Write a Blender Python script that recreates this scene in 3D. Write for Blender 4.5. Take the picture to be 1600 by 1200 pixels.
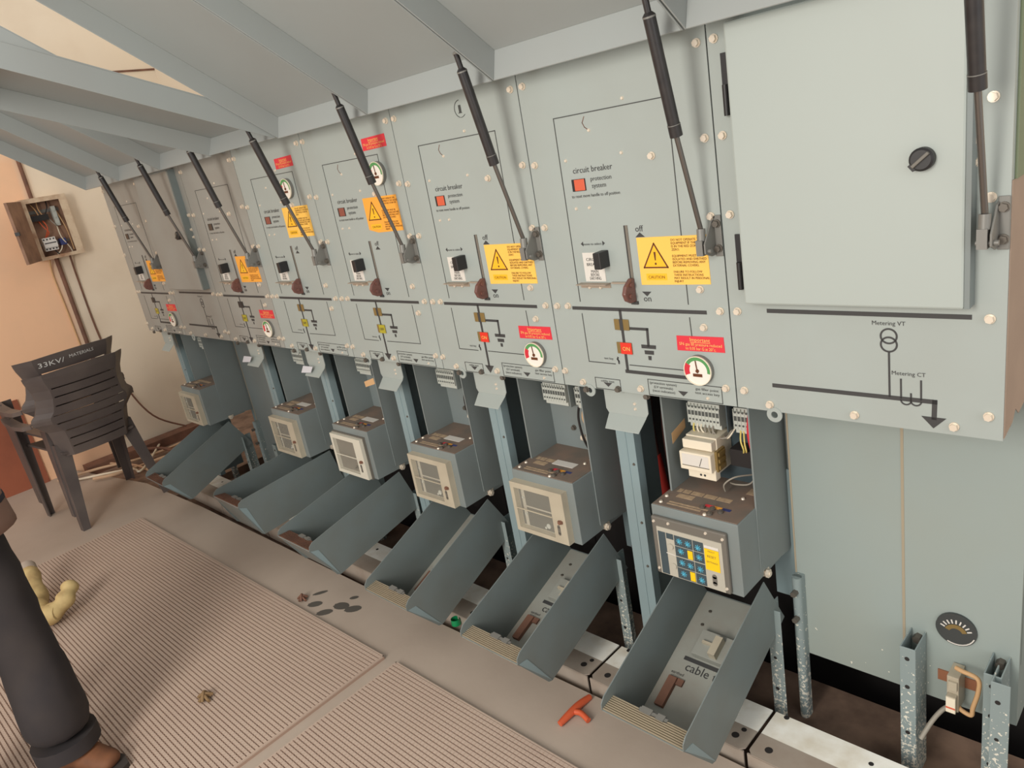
import bpy, math, random
from mathutils import Vector, Matrix
for o in list(bpy.data.objects): bpy.data.objects.remove(o)
S = bpy.context.scene
COL = S.collection
PI = math.pi
random.seed(7)

# ------------------------------------------------------------------ camera
CAM_H = 1.56; CAM_D = 1.3788
yaw, pitch, roll = -.8222, -.31434, -.18338
cy, sy, cp, sp, cr, sr = math.cos(yaw), math.sin(yaw), math.cos(pitch), math.sin(pitch), math.cos(roll), math.sin(roll)
fw = Vector((sy*cp, cy*cp, sp)); rt = Vector((cy, -sy, 0)); up = rt.cross(fw)
rt2 = cr*rt + sr*up; up2 = -sr*rt + cr*up
cam = bpy.data.objects.new('camera', bpy.data.cameras.new('camera')); COL.objects.link(cam)
m = Matrix((rt2, up2, -fw)).transposed().to_4x4(); m.translation = (0, -CAM_D, CAM_H)
cam.matrix_world = m
cam.data.sensor_width = 36; cam.data.lens = 36*1159.2/1600; cam.data.clip_start = .02
S.camera = cam

# ------------------------------------------------------------------ world and lights
S.view_settings.view_transform = 'Standard'; S.view_settings.look = 'None'
S.view_settings.gamma = 1; S.view_settings.use_curve_mapping = False
S.view_settings.exposure = 0.0
W = bpy.data.worlds.new('world'); S.world = W; W.use_nodes = True
bg = W.node_tree.nodes['Background']; bg.inputs[0].default_value = (1.0, .96, .92, 1); bg.inputs[1].default_value = .88
def area(name, loc, target, sx, sz, power, col):
    l = bpy.data.lights.new(name, 'AREA'); l.shape = 'RECTANGLE'; l.size = sx; l.size_y = sz; l.energy = power; l.color = col
    o = bpy.data.objects.new(name, l); COL.objects.link(o); o.location = loc
    o.rotation_euler = (Vector(target)-Vector(loc)).to_track_quat('-Z', 'Y').to_euler(); return o
area('doorway_daylight', (-.75, -3.4, 2.0), (-2.3, -.3, .4), .9, 1.6, 84, (1, .94, .86))
area('right_side_fill', (2.9, -1.6, 1.7), (-.6, -.1, 1.1), 1.4, 1.4, 12, (.93, .97, 1))  # soft fill added from the right; its source is unseen

# ------------------------------------------------------------------ materials
def srgb(r, g, b):
    f = lambda c: (c/255/12.92) if c/255 <= .04045 else ((c/255+.055)/1.055)**2.4
    return (f(r), f(g), f(b), 1)
def mat(name, c, rough=.5, metal=0., noise=.0, c2=None, scale=6, spots=None, bump=0, bscale=80, spec=.5, alpha=None):
    m = bpy.data.materials.new(name); m.use_nodes = True; nt = m.node_tree; b = nt.nodes['Principled BSDF']
    b.inputs['Base Color'].default_value = srgb(*c); b.inputs['Roughness'].default_value = rough; b.inputs['Metallic'].default_value = metal
    b.inputs['Specular IOR Level'].default_value = spec
    tc = nt.nodes.new('ShaderNodeTexCoord'); last = None
    if noise:
        n = nt.nodes.new('ShaderNodeTexNoise'); n.inputs['Scale'].default_value = scale; n.inputs['Detail'].default_value = 5
        nt.links.new(tc.outputs['Object'], n.inputs['Vector'])
        r = nt.nodes.new('ShaderNodeMapRange'); r.inputs[1].default_value = .38; r.inputs[2].default_value = .72; r.inputs[4].default_value = noise
        nt.links.new(n.outputs['Fac'], r.inputs[0])
        mx = nt.nodes.new('ShaderNodeMix'); mx.data_type = 'RGBA'
        mx.inputs[6].default_value = srgb(*c); mx.inputs[7].default_value = srgb(*(c2 or tuple(int(v*.75) for v in c)))
        nt.links.new(r.outputs[0], mx.inputs[0]); last = mx.outputs[2]
    if spots:                                   # paint spatter that thickens towards the floor
        (sc, z0, z1, thr, cs) = spots
        v = nt.nodes.new('ShaderNodeTexNoise'); v.inputs['Scale'].default_value = sc; v.inputs['Detail'].default_value = 2
        nt.links.new(tc.outputs['Object'], v.inputs['Vector'])
        sx = nt.nodes.new('ShaderNodeSeparateXYZ'); nt.links.new(tc.outputs['Object'], sx.inputs[0])
        h = nt.nodes.new('ShaderNodeMapRange'); h.inputs[1].default_value = z0; h.inputs[2].default_value = z1; h.inputs[3].default_value = thr[0]; h.inputs[4].default_value = thr[1]
        nt.links.new(sx.outputs[2], h.inputs[0])
        g = nt.nodes.new('ShaderNodeMath'); g.operation = 'GREATER_THAN'; nt.links.new(v.outputs['Fac'], g.inputs[0]); nt.links.new(h.outputs[0], g.inputs[1])
        mx2 = nt.nodes.new('ShaderNodeMix'); mx2.data_type = 'RGBA'; mx2.inputs[6].default_value = srgb(*c); mx2.inputs[7].default_value = srgb(*cs)
        if last: nt.links.new(last, mx2.inputs[6])
        nt.links.new(g.outputs[0], mx2.inputs[0]); last = mx2.outputs[2]
    if last: nt.links.new(last, b.inputs['Base Color'])
    if bump:
        n = nt.nodes.new('ShaderNodeTexNoise'); n.inputs['Scale'].default_value = bscale; n.inputs['Detail'].default_value = 3
        nt.links.new(tc.outputs['Object'], n.inputs['Vector'])
        bp = nt.nodes.new('ShaderNodeBump'); bp.inputs['Strength'].default_value = bump; bp.inputs['Distance'].default_value = .004
        nt.links.new(n.outputs['Fac'], bp.inputs['Height']); nt.links.new(bp.outputs[0], b.inputs['Normal'])
    if alpha is not None:
        b.inputs['Alpha'].default_value = alpha
    return m
M = {}
M['panel'] = mat('panel_paint', (165, 174, 170), .5, noise=.28, c2=(152, 154, 147), scale=3.5)
M['brownish'] = mat('warm_bounce_dusty_paint', (157, 158, 152), .6, noise=.55, c2=(140, 133, 123), scale=3.5)  # warm bounce off the wall put into the left fascias' colour, plus dust film
M['door'] = mat('door_paint', (173, 182, 177), .45, noise=.2, c2=(164, 171, 166), scale=2.5)
M['lid'] = mat('canopy_paint', (160, 167, 166), .5, noise=.35, c2=(154, 152, 148), scale=2)
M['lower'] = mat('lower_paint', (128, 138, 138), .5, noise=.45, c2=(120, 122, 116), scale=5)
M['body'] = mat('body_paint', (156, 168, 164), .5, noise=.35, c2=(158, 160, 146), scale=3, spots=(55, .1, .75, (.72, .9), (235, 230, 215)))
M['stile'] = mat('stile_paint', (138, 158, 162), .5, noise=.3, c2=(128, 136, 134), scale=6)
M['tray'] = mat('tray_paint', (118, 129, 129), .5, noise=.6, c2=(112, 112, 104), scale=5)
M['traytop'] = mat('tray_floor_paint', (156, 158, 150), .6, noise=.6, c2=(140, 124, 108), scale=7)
M['post'] = mat('post_paint', (140, 154, 154), .5, spots=(120, .0, .42, (.53, .76), (226, 222, 208)))
M['interior'] = mat('dark_interior', (40, 36, 35), .8)
M['ink'] = mat('black_ink', (62, 62, 62), .6)
M['inkthin'] = mat('dark_grey_ink', (66, 68, 66), .6)
M['black'] = mat('black_plastic', (38, 37, 38), .45)
M['strut'] = mat('black_steel', (44, 42, 43), .32, noise=.3, c2=(80, 74, 70), scale=30)
M['rod'] = mat('rod_steel', (120, 116, 112), .3, metal=.8)
M['bracket'] = mat('bracket_steel', (128, 127, 122), .45, metal=.2)
M['bolt'] = mat('bolt_zinc', (228, 216, 198), .3, metal=.25)
M['darkbolt'] = mat('dull_bolt', (110, 104, 96), .5, metal=.4)
M['orange'] = mat('caution_yellow', (252, 200, 92), .55)
M['orange2'] = mat('caution_orange', (248, 172, 66), .55)
M['amber'] = mat('caution_amber', (248, 190, 38), .5)
M['brownink'] = mat('brown_ink', (98, 50, 20), .6)
M['red'] = mat('sign_red', (222, 52, 66), .5)
M['redflag'] = mat('flag_red', (226, 56, 40), .4)
M['signyel'] = mat('sign_yellow_letters', (246, 196, 110), .5)
M['win_red'] = mat('indicator_red', (214, 98, 68), .4)
M['win_dull'] = mat('indicator_dull_red', (140, 78, 66), .4)
M['win_dark'] = mat('indicator_dark', (70, 60, 52), .4)
M['brass'] = mat('brass_flag', (138, 116, 70), .4, metal=.2)
M['offyel'] = mat('flag_yellow_green', (176, 166, 52), .4)
M['white'] = mat('label_white', (222, 218, 210), .5)
M['paper'] = mat('paper_tag', (206, 206, 212), .7)
M['tan'] = mat('tan_tape', (208, 168, 122), .6)
M['plastic'] = mat('cream_plastic', (236, 226, 204), .4)
M['cover'] = mat('relay_cover_cream', (190, 181, 160), .35, noise=.4, c2=(166, 155, 136), scale=14)
M['coverw'] = mat('relay_cover_white', (216, 212, 196), .35)
M['relay_dark'] = mat('relay_face_dark', (84, 88, 86), .4)
M['relay_dk2'] = mat('relay_face_slate', (66, 80, 86), .5)
M['relay_lt'] = mat('relay_face_light', (186, 182, 168), .45)
M['blue'] = mat('dial_blue', (88, 178, 206), .5)
M['yellow'] = mat('label_yellow', (250, 206, 22), .5)
M['frame'] = mat('relay_frame_grey', (112, 108, 100), .5)
M['dustbrown'] = mat('dusty_top', (118, 108, 98), .8, noise=.8, c2=(142, 118, 102), scale=14)
M['tinylabel'] = mat('dusty_label', (190, 166, 136), .7, noise=.6, c2=(130, 112, 94), scale=90)
M['gwhite'] = mat('gauge_white', (238, 232, 222), .4)
M['ggreen'] = mat('gauge_green', (84, 150, 88), .5)
M['gred'] = mat('gauge_red', (206, 44, 60), .5)
M['termgrey'] = mat('terminal_grey', (196, 200, 192), .5)
M['copper'] = mat('copper_bar', (166, 112, 84), .5, metal=.3)
M['cablered'] = mat('cable_red', (190, 58, 50), .5)
M['cablebrown'] = mat('cable_brown', (96, 62, 56), .6)
M['cablegrey'] = mat('cable_grey', (150, 144, 132), .5)
M['cabletan'] = mat('cable_tan', (206, 172, 140), .6)
M['wireyel'] = mat('wire_yellow', (226, 208, 120), .5)
M['handle'] = mat('handle_brown', (116, 78, 70), .35, noise=.3, c2=(86, 62, 58), scale=40)
M['chair'] = mat('chair_plastic', (84, 76, 74), .45, noise=.6, c2=(112, 102, 96), scale=5)
M['chalk'] = mat('chalk_white', (214, 214, 210), .8)
M['boxmetal'] = mat('box_rusted_cream', (218, 198, 170), .7, noise=.9, c2=(158, 116, 88), scale=14)
M['boxdark'] = mat('box_inside_brown', (160, 126, 104), .8, noise=.8, c2=(108, 80, 68), scale=9)
M['mat'] = mat('rubber_mat', (192, 172, 156), .8, noise=.5, c2=(176, 154, 140), scale=3)
M['matbase'] = mat('rubber_mat_groove', (168, 142, 126), .9)
M['floor'] = mat('concrete_floor', (184, 170, 156), .62, noise=.7, c2=(164, 148, 134), scale=2.2, bump=.15, bscale=30)
M['dirt'] = mat('dirt_floor', (150, 124, 106), .9, noise=.9, c2=(90, 72, 62), scale=9, bump=.4, bscale=25)
M['beam'] = mat('base_beam', (176, 166, 154), .6, noise=.6, c2=(146, 126, 110), scale=9)
M['grip'] = mat('grip_ridges', (182, 168, 144), .5)
M['seam'] = mat('dusty_seam', (168, 156, 134), .7)
M['shelfmetal'] = mat('shelf_metal', (170, 156, 140), .5, metal=.2)
M['dialblack'] = mat('dial_black', (64, 68, 68), .4)
M['slot'] = mat('slot_edge_grey', (120, 114, 104), .6)
M['sunlit_white'] = mat('sunlit_white', (255, 254, 246), .7, noise=.9, c2=(228, 220, 202), scale=16)  # sunlight on the channel tops, put into a near-white colour
M['rust'] = mat('rust_brown', (130, 92, 74), .8, noise=.7, c2=(92, 68, 58), scale=14)
M['torange'] = mat('orange_plastic', (206, 92, 56), .4)
M['green'] = mat('green_plastic', (20, 140, 84), .4)
M['stain'] = mat('oil_stain', (92, 88, 82), .5)
M['dado'] = mat('dado_rust', (160, 92, 66), .7, noise=.5, c2=(120, 70, 54), scale=6)
M['greenplate'] = mat('side_plate_green', (120, 132, 104), .6)
M['sidebrown'] = mat('side_plate_brown', (162, 140, 124), .6, noise=.5, c2=(136, 116, 102), scale=6)
M['skin'] = mat('skin', (120, 84, 66), .55)
M['trouser'] = mat('dark_trousers', (44, 40, 42), .85, noise=.5, c2=(66, 58, 54), scale=7)
M['shirt'] = mat('tan_shirt', (138, 108, 94), .85, noise=.3, c2=(122, 96, 84), scale=8)
M['stripe'] = mat('navy_stripe', (50, 46, 56), .8)
M['shoe'] = mat('brown_shoe', (122, 78, 50), .75, noise=.8, c2=(84, 54, 38), scale=18)
M['sole'] = mat('shoe_sole', (58, 52, 48), .8)
M['hair'] = mat('black_hair', (24, 20, 18), .6)
M['glove'] = mat('yellow_tan_leather', (204, 180, 126), .7, noise=.8, c2=(160, 132, 88), scale=20)
M['glovegrey'] = mat('glove_grey_lining', (176, 162, 148), .7)
M['crumb'] = mat('dry_debris', (136, 110, 78), .9)
M['mcbwhite'] = mat('breaker_white', (226, 224, 220), .4)
M['pane'] = mat('clear_cover', (214, 208, 190), .2, alpha=.12)

def wall_material():
    m = bpy.data.materials.new('wall_plaster'); m.use_nodes = True; nt = m.node_tree; b = nt.nodes['Principled BSDF']; b.inputs['Roughness'].default_value = .85
    tc = nt.nodes.new('ShaderNodeTexCoord'); sx = nt.nodes.new('ShaderNodeSeparateXYZ'); nt.links.new(tc.outputs['Object'], sx.inputs[0])
    n = nt.nodes.new('ShaderNodeTexNoise'); n.inputs['Scale'].default_value = 5; n.inputs['Detail'].default_value = 6; nt.links.new(tc.outputs['Object'], n.inputs['Vector'])
    ad = nt.nodes.new('ShaderNodeMath'); ad.operation = 'MULTIPLY_ADD'; ad.inputs[1].default_value = .07; nt.links.new(n.outputs['Fac'], ad.inputs[0]); nt.links.new(sx.outputs[1], ad.inputs[2])
    r = nt.nodes.new('ShaderNodeMapRange'); r.inputs[1].default_value = -.05; r.inputs[2].default_value = .03; nt.links.new(ad.outputs[0], r.inputs[0])
    zr = nt.nodes.new('ShaderNodeMapRange'); zr.inputs[1].default_value = 1.95; zr.inputs[2].default_value = 2.15; nt.links.new(sx.outputs[2], zr.inputs[0])
    mxm = nt.nodes.new('ShaderNodeMath'); mxm.operation = 'MAXIMUM'; nt.links.new(r.outputs[0], mxm.inputs[0]); nt.links.new(zr.outputs[0], mxm.inputs[1])
    a = nt.nodes.new('ShaderNodeMix'); a.data_type = 'RGBA'; a.inputs[6].default_value = srgb(250, 204, 166); a.inputs[7].default_value = srgb(242, 228, 206); nt.links.new(mxm.outputs[0], a.inputs[0])
    n2 = nt.nodes.new('ShaderNodeTexNoise'); n2.inputs['Scale'].default_value = 2.3; n2.inputs['Detail'].default_value = 7; nt.links.new(tc.outputs['Object'], n2.inputs['Vector'])
    r2 = nt.nodes.new('ShaderNodeMapRange'); r2.inputs[1].default_value = .52; r2.inputs[2].default_value = .8; r2.inputs[4].default_value = .35; nt.links.new(n2.outputs['Fac'], r2.inputs[0])
    d = nt.nodes.new('ShaderNodeMix'); d.data_type = 'RGBA'; d.inputs[7].default_value = srgb(208, 184, 156); nt.links.new(a.outputs[2], d.inputs[6]); nt.links.new(r2.outputs[0], d.inputs[0])
    nt.links.new(d.outputs[2], b.inputs['Base Color']); return m
M['wall'] = wall_material()

# ------------------------------------------------------------------ mesh builder
class MB:
    def __init__(s): s.v = []; s.f = []; s.sm = []
    def add(s, vs, fs, smooth=False):
        o = len(s.v); s.v += [tuple(v) for v in vs]
        for f in fs: s.f.append(tuple(i+o for i in f)); s.sm.append(smooth)
        return s
    def box(s, x0, x1, y0, y1, z0, z1):
        vs = [(x, y, z) for z in (z0, z1) for y in (y0, y1) for x in (x0, x1)]
        return s.add(vs, [(0, 2, 3, 1), (4, 5, 7, 6), (0, 1, 5, 4), (2, 6, 7, 3), (0, 4, 6, 2), (1, 3, 7, 5)])
    def prism(s, poly, fn, d0, d1):             # poly of (a,b); fn(a,b,d) -> point
        n = len(poly); vs = [fn(a, b, d0) for a, b in poly]+[fn(a, b, d1) for a, b in poly]
        return s.add(vs, [tuple(range(n))[::-1], tuple(range(n, 2*n))]+[(i, (i+1) % n, n+(i+1) % n, n+i) for i in range(n)])
    def px(s, poly, x0, x1): return s.prism(poly, lambda a, b, d: (d, a, b), x0, x1)      # poly in (y,z)
    def py(s, poly, y0, y1): return s.prism(poly, lambda a, b, d: (a, d, b), y1, y0)      # poly in (x,z)
    def pz(s, poly, z0, z1): return s.prism(poly, lambda a, b, d: (a, b, d), z0, z1)      # poly in (x,y)
    def cyl(s, p0, p1, r, n=16, r2=None, cap=True):
        p0 = Vector(p0); p1 = Vector(p1); r2 = r if r2 is None else r2
        d = (p1-p0).normalized(); a = d.orthogonal().normalized(); b = d.cross(a)
        vs = []
        for p, q in ((p0, r), (p1, r2)):
            for i in range(n):
                t = 2*PI*i/n; vs.append(p+q*(math.cos(t)*a+math.sin(t)*b))
        s.add(vs, [(i, (i+1) % n, n+(i+1) % n, n+i) for i in range(n)], n > 8)
        if cap: s.add(vs, [tuple(range(n))[::-1], tuple(range(n, 2*n))])
        return s
    def tube(s, pts, r, n=8, sub=6):
        P = [Vector(p) for p in pts]; Q = []
        for i in range(len(P)-1):
            a = P[max(i-1, 0)]; b = P[i]; c = P[i+1]; d = P[min(i+2, len(P)-1)]
            for k in range(sub):
                t = k/sub
                Q.append(.5*((2*b)+(c-a)*t+(2*a-5*b+4*c-d)*t*t+(3*b-a-3*c+d)*t**3))
        Q.append(P[-1]); vs = []; prev = None
        for i, q in enumerate(Q):
            d = (Q[min(i+1, len(Q)-1)]-Q[max(i-1, 0)]).normalized()
            a = d.orthogonal().normalized() if prev is None else (prev-prev.dot(d)*d).normalized()
            prev = a; b = d.cross(a)
            rr = r(i/(len(Q)-1)) if callable(r) else r
            vs += [q+rr*(math.cos(2*PI*k/n)*a+math.sin(2*PI*k/n)*b) for k in range(n)]
        fs = [(i*n+k, i*n+(k+1) % n, (i+1)*n+(k+1) % n, (i+1)*n+k) for i in range(len(Q)-1) for k in range(n)]
        s.add(vs, fs, True); L = len(Q)-1
        return s.add(vs, [tuple(range(n))[::-1], tuple(L*n+k for k in range(n))])
    def disc(s, c, r, y0, y1, n=28, a0=0, a1=2*PI, r0=0):   # sector or ring standing in the x,z plane
        k = max(3, int(n*(a1-a0)/(2*PI)))
        out = [(c[0]+r*math.sin(a0+(a1-a0)*i/k), c[1]+r*math.cos(a0+(a1-a0)*i/k)) for i in range(k+1)]
        if r0: inn = [(c[0]+r0*math.sin(a0+(a1-a0)*i/k), c[1]+r0*math.cos(a0+(a1-a0)*i/k)) for i in range(k+1)]
        else: inn = [tuple(c)]*(k+1)
        for i in range(k): 
            if r0: s.py([out[i], inn[i], inn[i+1], out[i+1]], y0, y1)
            else: s.py([out[i], inn[i], out[i+1]], y0, y1)
        return s
    def line(s, pts, w, y=-.0008):              # printed stroke on the x,z plane
        for (x0, z0), (x1, z1) in zip(pts, pts[1:]):
            d = Vector((x1-x0, z1-z0)); L = d.length
            if L == 0: continue
            d /= L; nx, nz = -d.y*w/2, d.x*w/2; ex, ez = d.x*w/2, d.y*w/2
            s.py([(x0-ex+nx, z0-ez+nz), (x0-ex-nx, z0-ez-nz), (x1+ex-nx, z1+ez-nz), (x1+ex+nx, z1+ez+nz)], y, y+.0012)
        return s
    def quadxz(s, poly, y=-.0008): return s.py(poly, y, y+.0011)
    def mapped(s, fn): s.v = [tuple(fn(Vector(v))) for v in s.v]; return s
    def mesh(s, name, mt):
        me = bpy.data.meshes.new(name); me.from_pydata(s.v, [], s.f); me.materials.append(mt)
        me.polygons.foreach_set('use_smooth', s.sm); me.update(); return me
TX = {}
def text(mb, body, x, z, width=None, size=None, y=-.0009, align='L'):
    if body not in TX:
        c = bpy.data.curves.new('t', 'FONT'); c.body = body; c.size = 1; c.resolution_u = 2
        o = bpy.data.objects.new('t', c); COL.objects.link(o)
        me = bpy.data.meshes.new_from_object(o.evaluated_get(bpy.context.evaluated_depsgraph_get()))
        TX[body] = ([tuple(v.co) for v in me.vertices], [tuple(p.vertices) for p in me.polygons])
        bpy.data.objects.remove(o); bpy.data.curves.remove(c); bpy.data.meshes.remove(me)
    vs, fs = TX[body]
    if not vs: return mb
    x0 = min(v[0] for v in vs); x1 = max(v[0] for v in vs)
    k = size if size else width/(x1-x0)
    if width and size: kx = width/(x1-x0)
    else: kx = k
    off = {'L': x0, 'C': (x0+x1)/2, 'R': x1}[align]
    return mb.add([(x+(v[0]-off)*kx, y, z+v[1]*k) for v in vs], fs)

def setp(o, label=None, cat=None, group=None, kind=None):
    for k, v in (('label', label), ('category', cat), ('group', group), ('kind', kind)):
        if v: o[k] = v
    return o
CACHE = {}
def obj(name, mb, mt, parent=None, loc=None, bevel=0, key=None):
    if key and key in CACHE: me = CACHE[key]
    else:
        if callable(mb): mb = mb()
        me = mb if isinstance(mb, bpy.types.Mesh) else mb.mesh(name, M[mt] if isinstance(mt, str) else mt)
        if key: CACHE[key] = me
    o = bpy.data.objects.new(name, me); COL.objects.link(o)
    if parent: o.parent = parent
    if loc: o.location = loc
    if bevel:
        b = o.modifiers.new('bevel', 'BEVEL'); b.width = bevel; b.segments = 2; b.limit_method = 'ANGLE'; b.angle_limit = .7
    return o
def empty(name, loc, label, cat, group=None, rz=0):
    o = bpy.data.objects.new(name, None); COL.objects.link(o); o.location = loc; o.rotation_euler.z = rz; o.empty_display_size = .1
    return setp(o, label, cat, group)

# ------------------------------------------------------------------ the setting
setp(obj('floor', MB().pz([(-4.62, -5), (2.2, -5), (2.2, -.10), (-1.0, -.118), (-1.9, -.14), (-3.9, -.16), (-4.62, -.19)], -.06, 0)
         .pz([(-5.44, -5), (-4.62, -5), (-4.62, -.19), (-5.44, -.36)], -.06, 0), 'floor'), kind='structure')
setp(obj('trim_1', MB().box(-5.44, -4.3, -.6, .95, -.09, -.03).box(-4.3, 2.2, -.6, .34, -.16, -.08), 'dirt'), kind='structure')
setp(obj('wall_left', MB().box(-5.6, -5.44, -5, .95, -.06, 3.2), 'wall'), kind='structure')
setp(obj('wall_back', MB().box(-5.6, 2.2, .95, 1.1, -.7, 3.2), 'wall'), kind='structure')
setp(obj('trim_4', MB().box(-4.3, 2.2, .30, .95, -.72, -.7).box(-4.3, 2.2, .30, .34, -.7, -.16).box(-4.3, 2.2, .62, .64, -.7, .2), 'interior'), kind='structure')
setp(obj('trim_2', MB().box(-5.44, -5.434, -.3, .95, 2.415, 2.427), 'rust'), kind='structure')
setp(obj('trim_3', MB().box(-5.44, -5.425, -2.6, -.52, 0, .57), 'dado'), kind='structure')

# ------------------------------------------------------------------ switchgear row
X0 = -4.2803; UW = .5
ZB, ZT = .922, 1.775
def hexbolt(): return MB().cyl((0, 0, 0), (0, -.003, 0), .0085, 14).cyl((0, -.003, 0), (0, -.0095, 0), .0068, 6)
def smallscrew(): return MB().cyl((0, 0, 0), (0, -.003, 0), .0042, 10, r2=.003)
def bolts(par, pts, name='bolt', mk=hexbolt, mt='bolt'):
    for x, z, *y in pts:
        obj(name, mk, mt, par, (x, y[0] if y else 0, z), key=name+mt+mk.__name__)

def fascia(root, mt):
    def b():
        m = MB().box(.0015, .4985, -.0, .004, ZB, ZT)
        m.box(.0015, .0035, .004, .03, ZB, ZT).box(.4965, .4985, .004, .03, ZB, ZT).box(.0035, .4965, .004, .03, ZB, ZB+.002)
        return m
    return obj('front_panel', b, mt, root, key='fascia'+mt)

LIDA = {4: 20}
def canopy(root, u):
    a = math.radians(LIDA.get(u, 35.5)); L = .80; c, s = math.cos(a), math.sin(a)
    def b():
        m = MB(); Pt = Vector((-.057, 1.753)); Pb = Vector((-.075, 1.690)); d = Vector((-c, s)); n = Vector((s, c)); fl = Pb-Pt
        if u == 4: fl = Matrix.Rotation(math.radians(-9), 2) @ fl; Pb = Pt+fl
        t = .0035
        e = Pt+d*L
        m.px([tuple(Pt), tuple(e), tuple(e+n*t), tuple(Pt+n*t)], .002, .498)
        for x0 in (.002, .4945): m.px([tuple(Pt), tuple(e), tuple(e+fl), tuple(Pb)], x0, x0+.0035)
        q = d*.0035
        m.px([tuple(Pt), tuple(Pb), tuple(Pb+q), tuple(Pt+q)], .0055, .4945)
        m.px([tuple(e), tuple(e+fl), tuple(e+fl-q), tuple(e-q)], .0055, .4945)
        return m
    lid = obj('canopy', b, 'lid', root, key='canopy%s' % LIDA.get(u, 0), bevel=.001)
    for x in (.06, .44):
        obj('hinge', lambda: MB().box(-.016, .016, -.055, .0, 1.715, 1.723).box(-.016, .016, -.012, .0, 1.70, 1.723), 'lid', lid, (x, 0, 0), key='lidhinge')
def gas_strut(root, u):
    x = .4715; top = (x, -.146, 1.752) if u != 4 else (x, -.158, 1.728)
    A = Vector((x, -.034, 1.318)); B = Vector((x, -.0895, 1.510)) if u != 4 else Vector((x, -.0895, 1.486)); T = Vector(top)
    if u == 4: A = Vector((x, -.034, 1.312))
    d = (T-B).normalized()
    def body():
        m = MB(); m.cyl(B, B+d*.022, .0125, 20).cyl(B+d*.023, T-d*.03, .0117, 20).cyl(T-d*.03, T-d*.025, .0117, 16, r2=.007).cyl(T-d*.025, T+d*.006, .0062, 12); return m
    g = obj('gas_strut', body, 'strut', root, key='strut%s' % (u == 4))
    obj('collar', lambda: MB().cyl(B+d*.0218, B+d*.0232, .0127, 20).cyl(T-d*.034, T-d*.031, .0122, 20), 'bracket', g, key='collar%s' % (u == 4))
    obj('rod', lambda: MB().cyl(A, B, .0052, 14), 'rod', g, key='rod%s' % (u == 4))
    obj('end_fitting', lambda: MB().box(x-.0085, x+.0065, -.046, -.022, 1.268, 1.300).cyl((x, -.036, 1.298), (x, -.034, 1.322), .009, 14).cyl((x-.012, -.034, 1.276), (x+.02, -.034, 1.276), .0045, 12), 'bracket', g, key='fit')
    obj('ball_stud', lambda: MB().cyl(T+Vector((-.007, 0, .006)), T+Vector((.024, -.004, .012)), .005, 10), 'bracket', g, key='stud%s' % (u == 4))
    br = obj('strut_bracket', lambda: MB().box(.482, .4988, -.003, 0, 1.258, 1.343).px([(0, 1.262), (0, 1.336), (-.014, 1.332), (-.046, 1.292), (-.046, 1.272), (-.02, 1.262)], .481, .4845), 'bracket', root, key='brk', bevel=.0012)
    bolts(br, [(.4905, 1.326, -.003), (.4905, 1.275, -.003)], 'bracket_bolt', hexbolt, 'darkbolt')

def gauge(root, x, z, low=True):
    g = obj('pressure_gauge', lambda: MB().cyl((0, .012, 0), (0, -.011, 0), .0345, 32), 'bracket', root, (x, 0, z), key='gauge')
    obj('bezel', lambda: MB().disc((0, 0), .0345, -.0145, -.011, 36, r0=.0328), 'plastic', g, key='gbez')
    obj('dial', lambda: MB().disc((0, 0), .0328, -.0122, -.0108, 36), 'gwhite', g, key='gdial')
    obj('green_sector', lambda: MB().disc((0, 0), .0328, -.013, -.012, 36, -1.0, 1.75, .0245), 'ggreen', g, key='ggs')
    obj('red_sector', lambda: MB().disc((0, 0), .0328, -.013, -.012, 36, -1.95, -1.0, .0205), 'gred', g, key='grs')
    obj('needle', lambda: MB().line([(0, -.004), (-.003, .023)], .0022, -.0142).disc((0, 0), .004, -.015, -.012, 12).quadxz([(-.012, -.014), (.011, -.014), (.011, -.007), (-.012, -.007)], -.0134), 'brownink', g, key='gnd')

def red_label(root, x, z, w=.117, h=.034, rot=0):
    def b(): return MB().py([(0, 0), (.117, .002), (.118, -.033), (-.001, -.035)][::-1], -.0012, 0)
    r = obj('pressure_warning_label', b, 'red', root, (x, 0, z), key='redlab'); r.rotation_euler.y = rot
    def t():
        m = MB(); text(m, 'Important', .059, -.0115, width=.05, align='C', y=-.0016); m.quadxz([(.034, -.0142), (.084, -.0142), (.084, -.0133), (.034, -.0133)], -.0016)
        text(m, 'SF6 gas fill pressure reduced', .059, -.0215, width=.106, size=.0098, align='C', y=-.0016); text(m, 'to 0.05 bar G at 20\u00b0c.', .059, -.0312, width=.076, size=.0098, align='C', y=-.0016); return m
    obj('lettering', t, 'signyel', r, key='redtxt')

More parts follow.
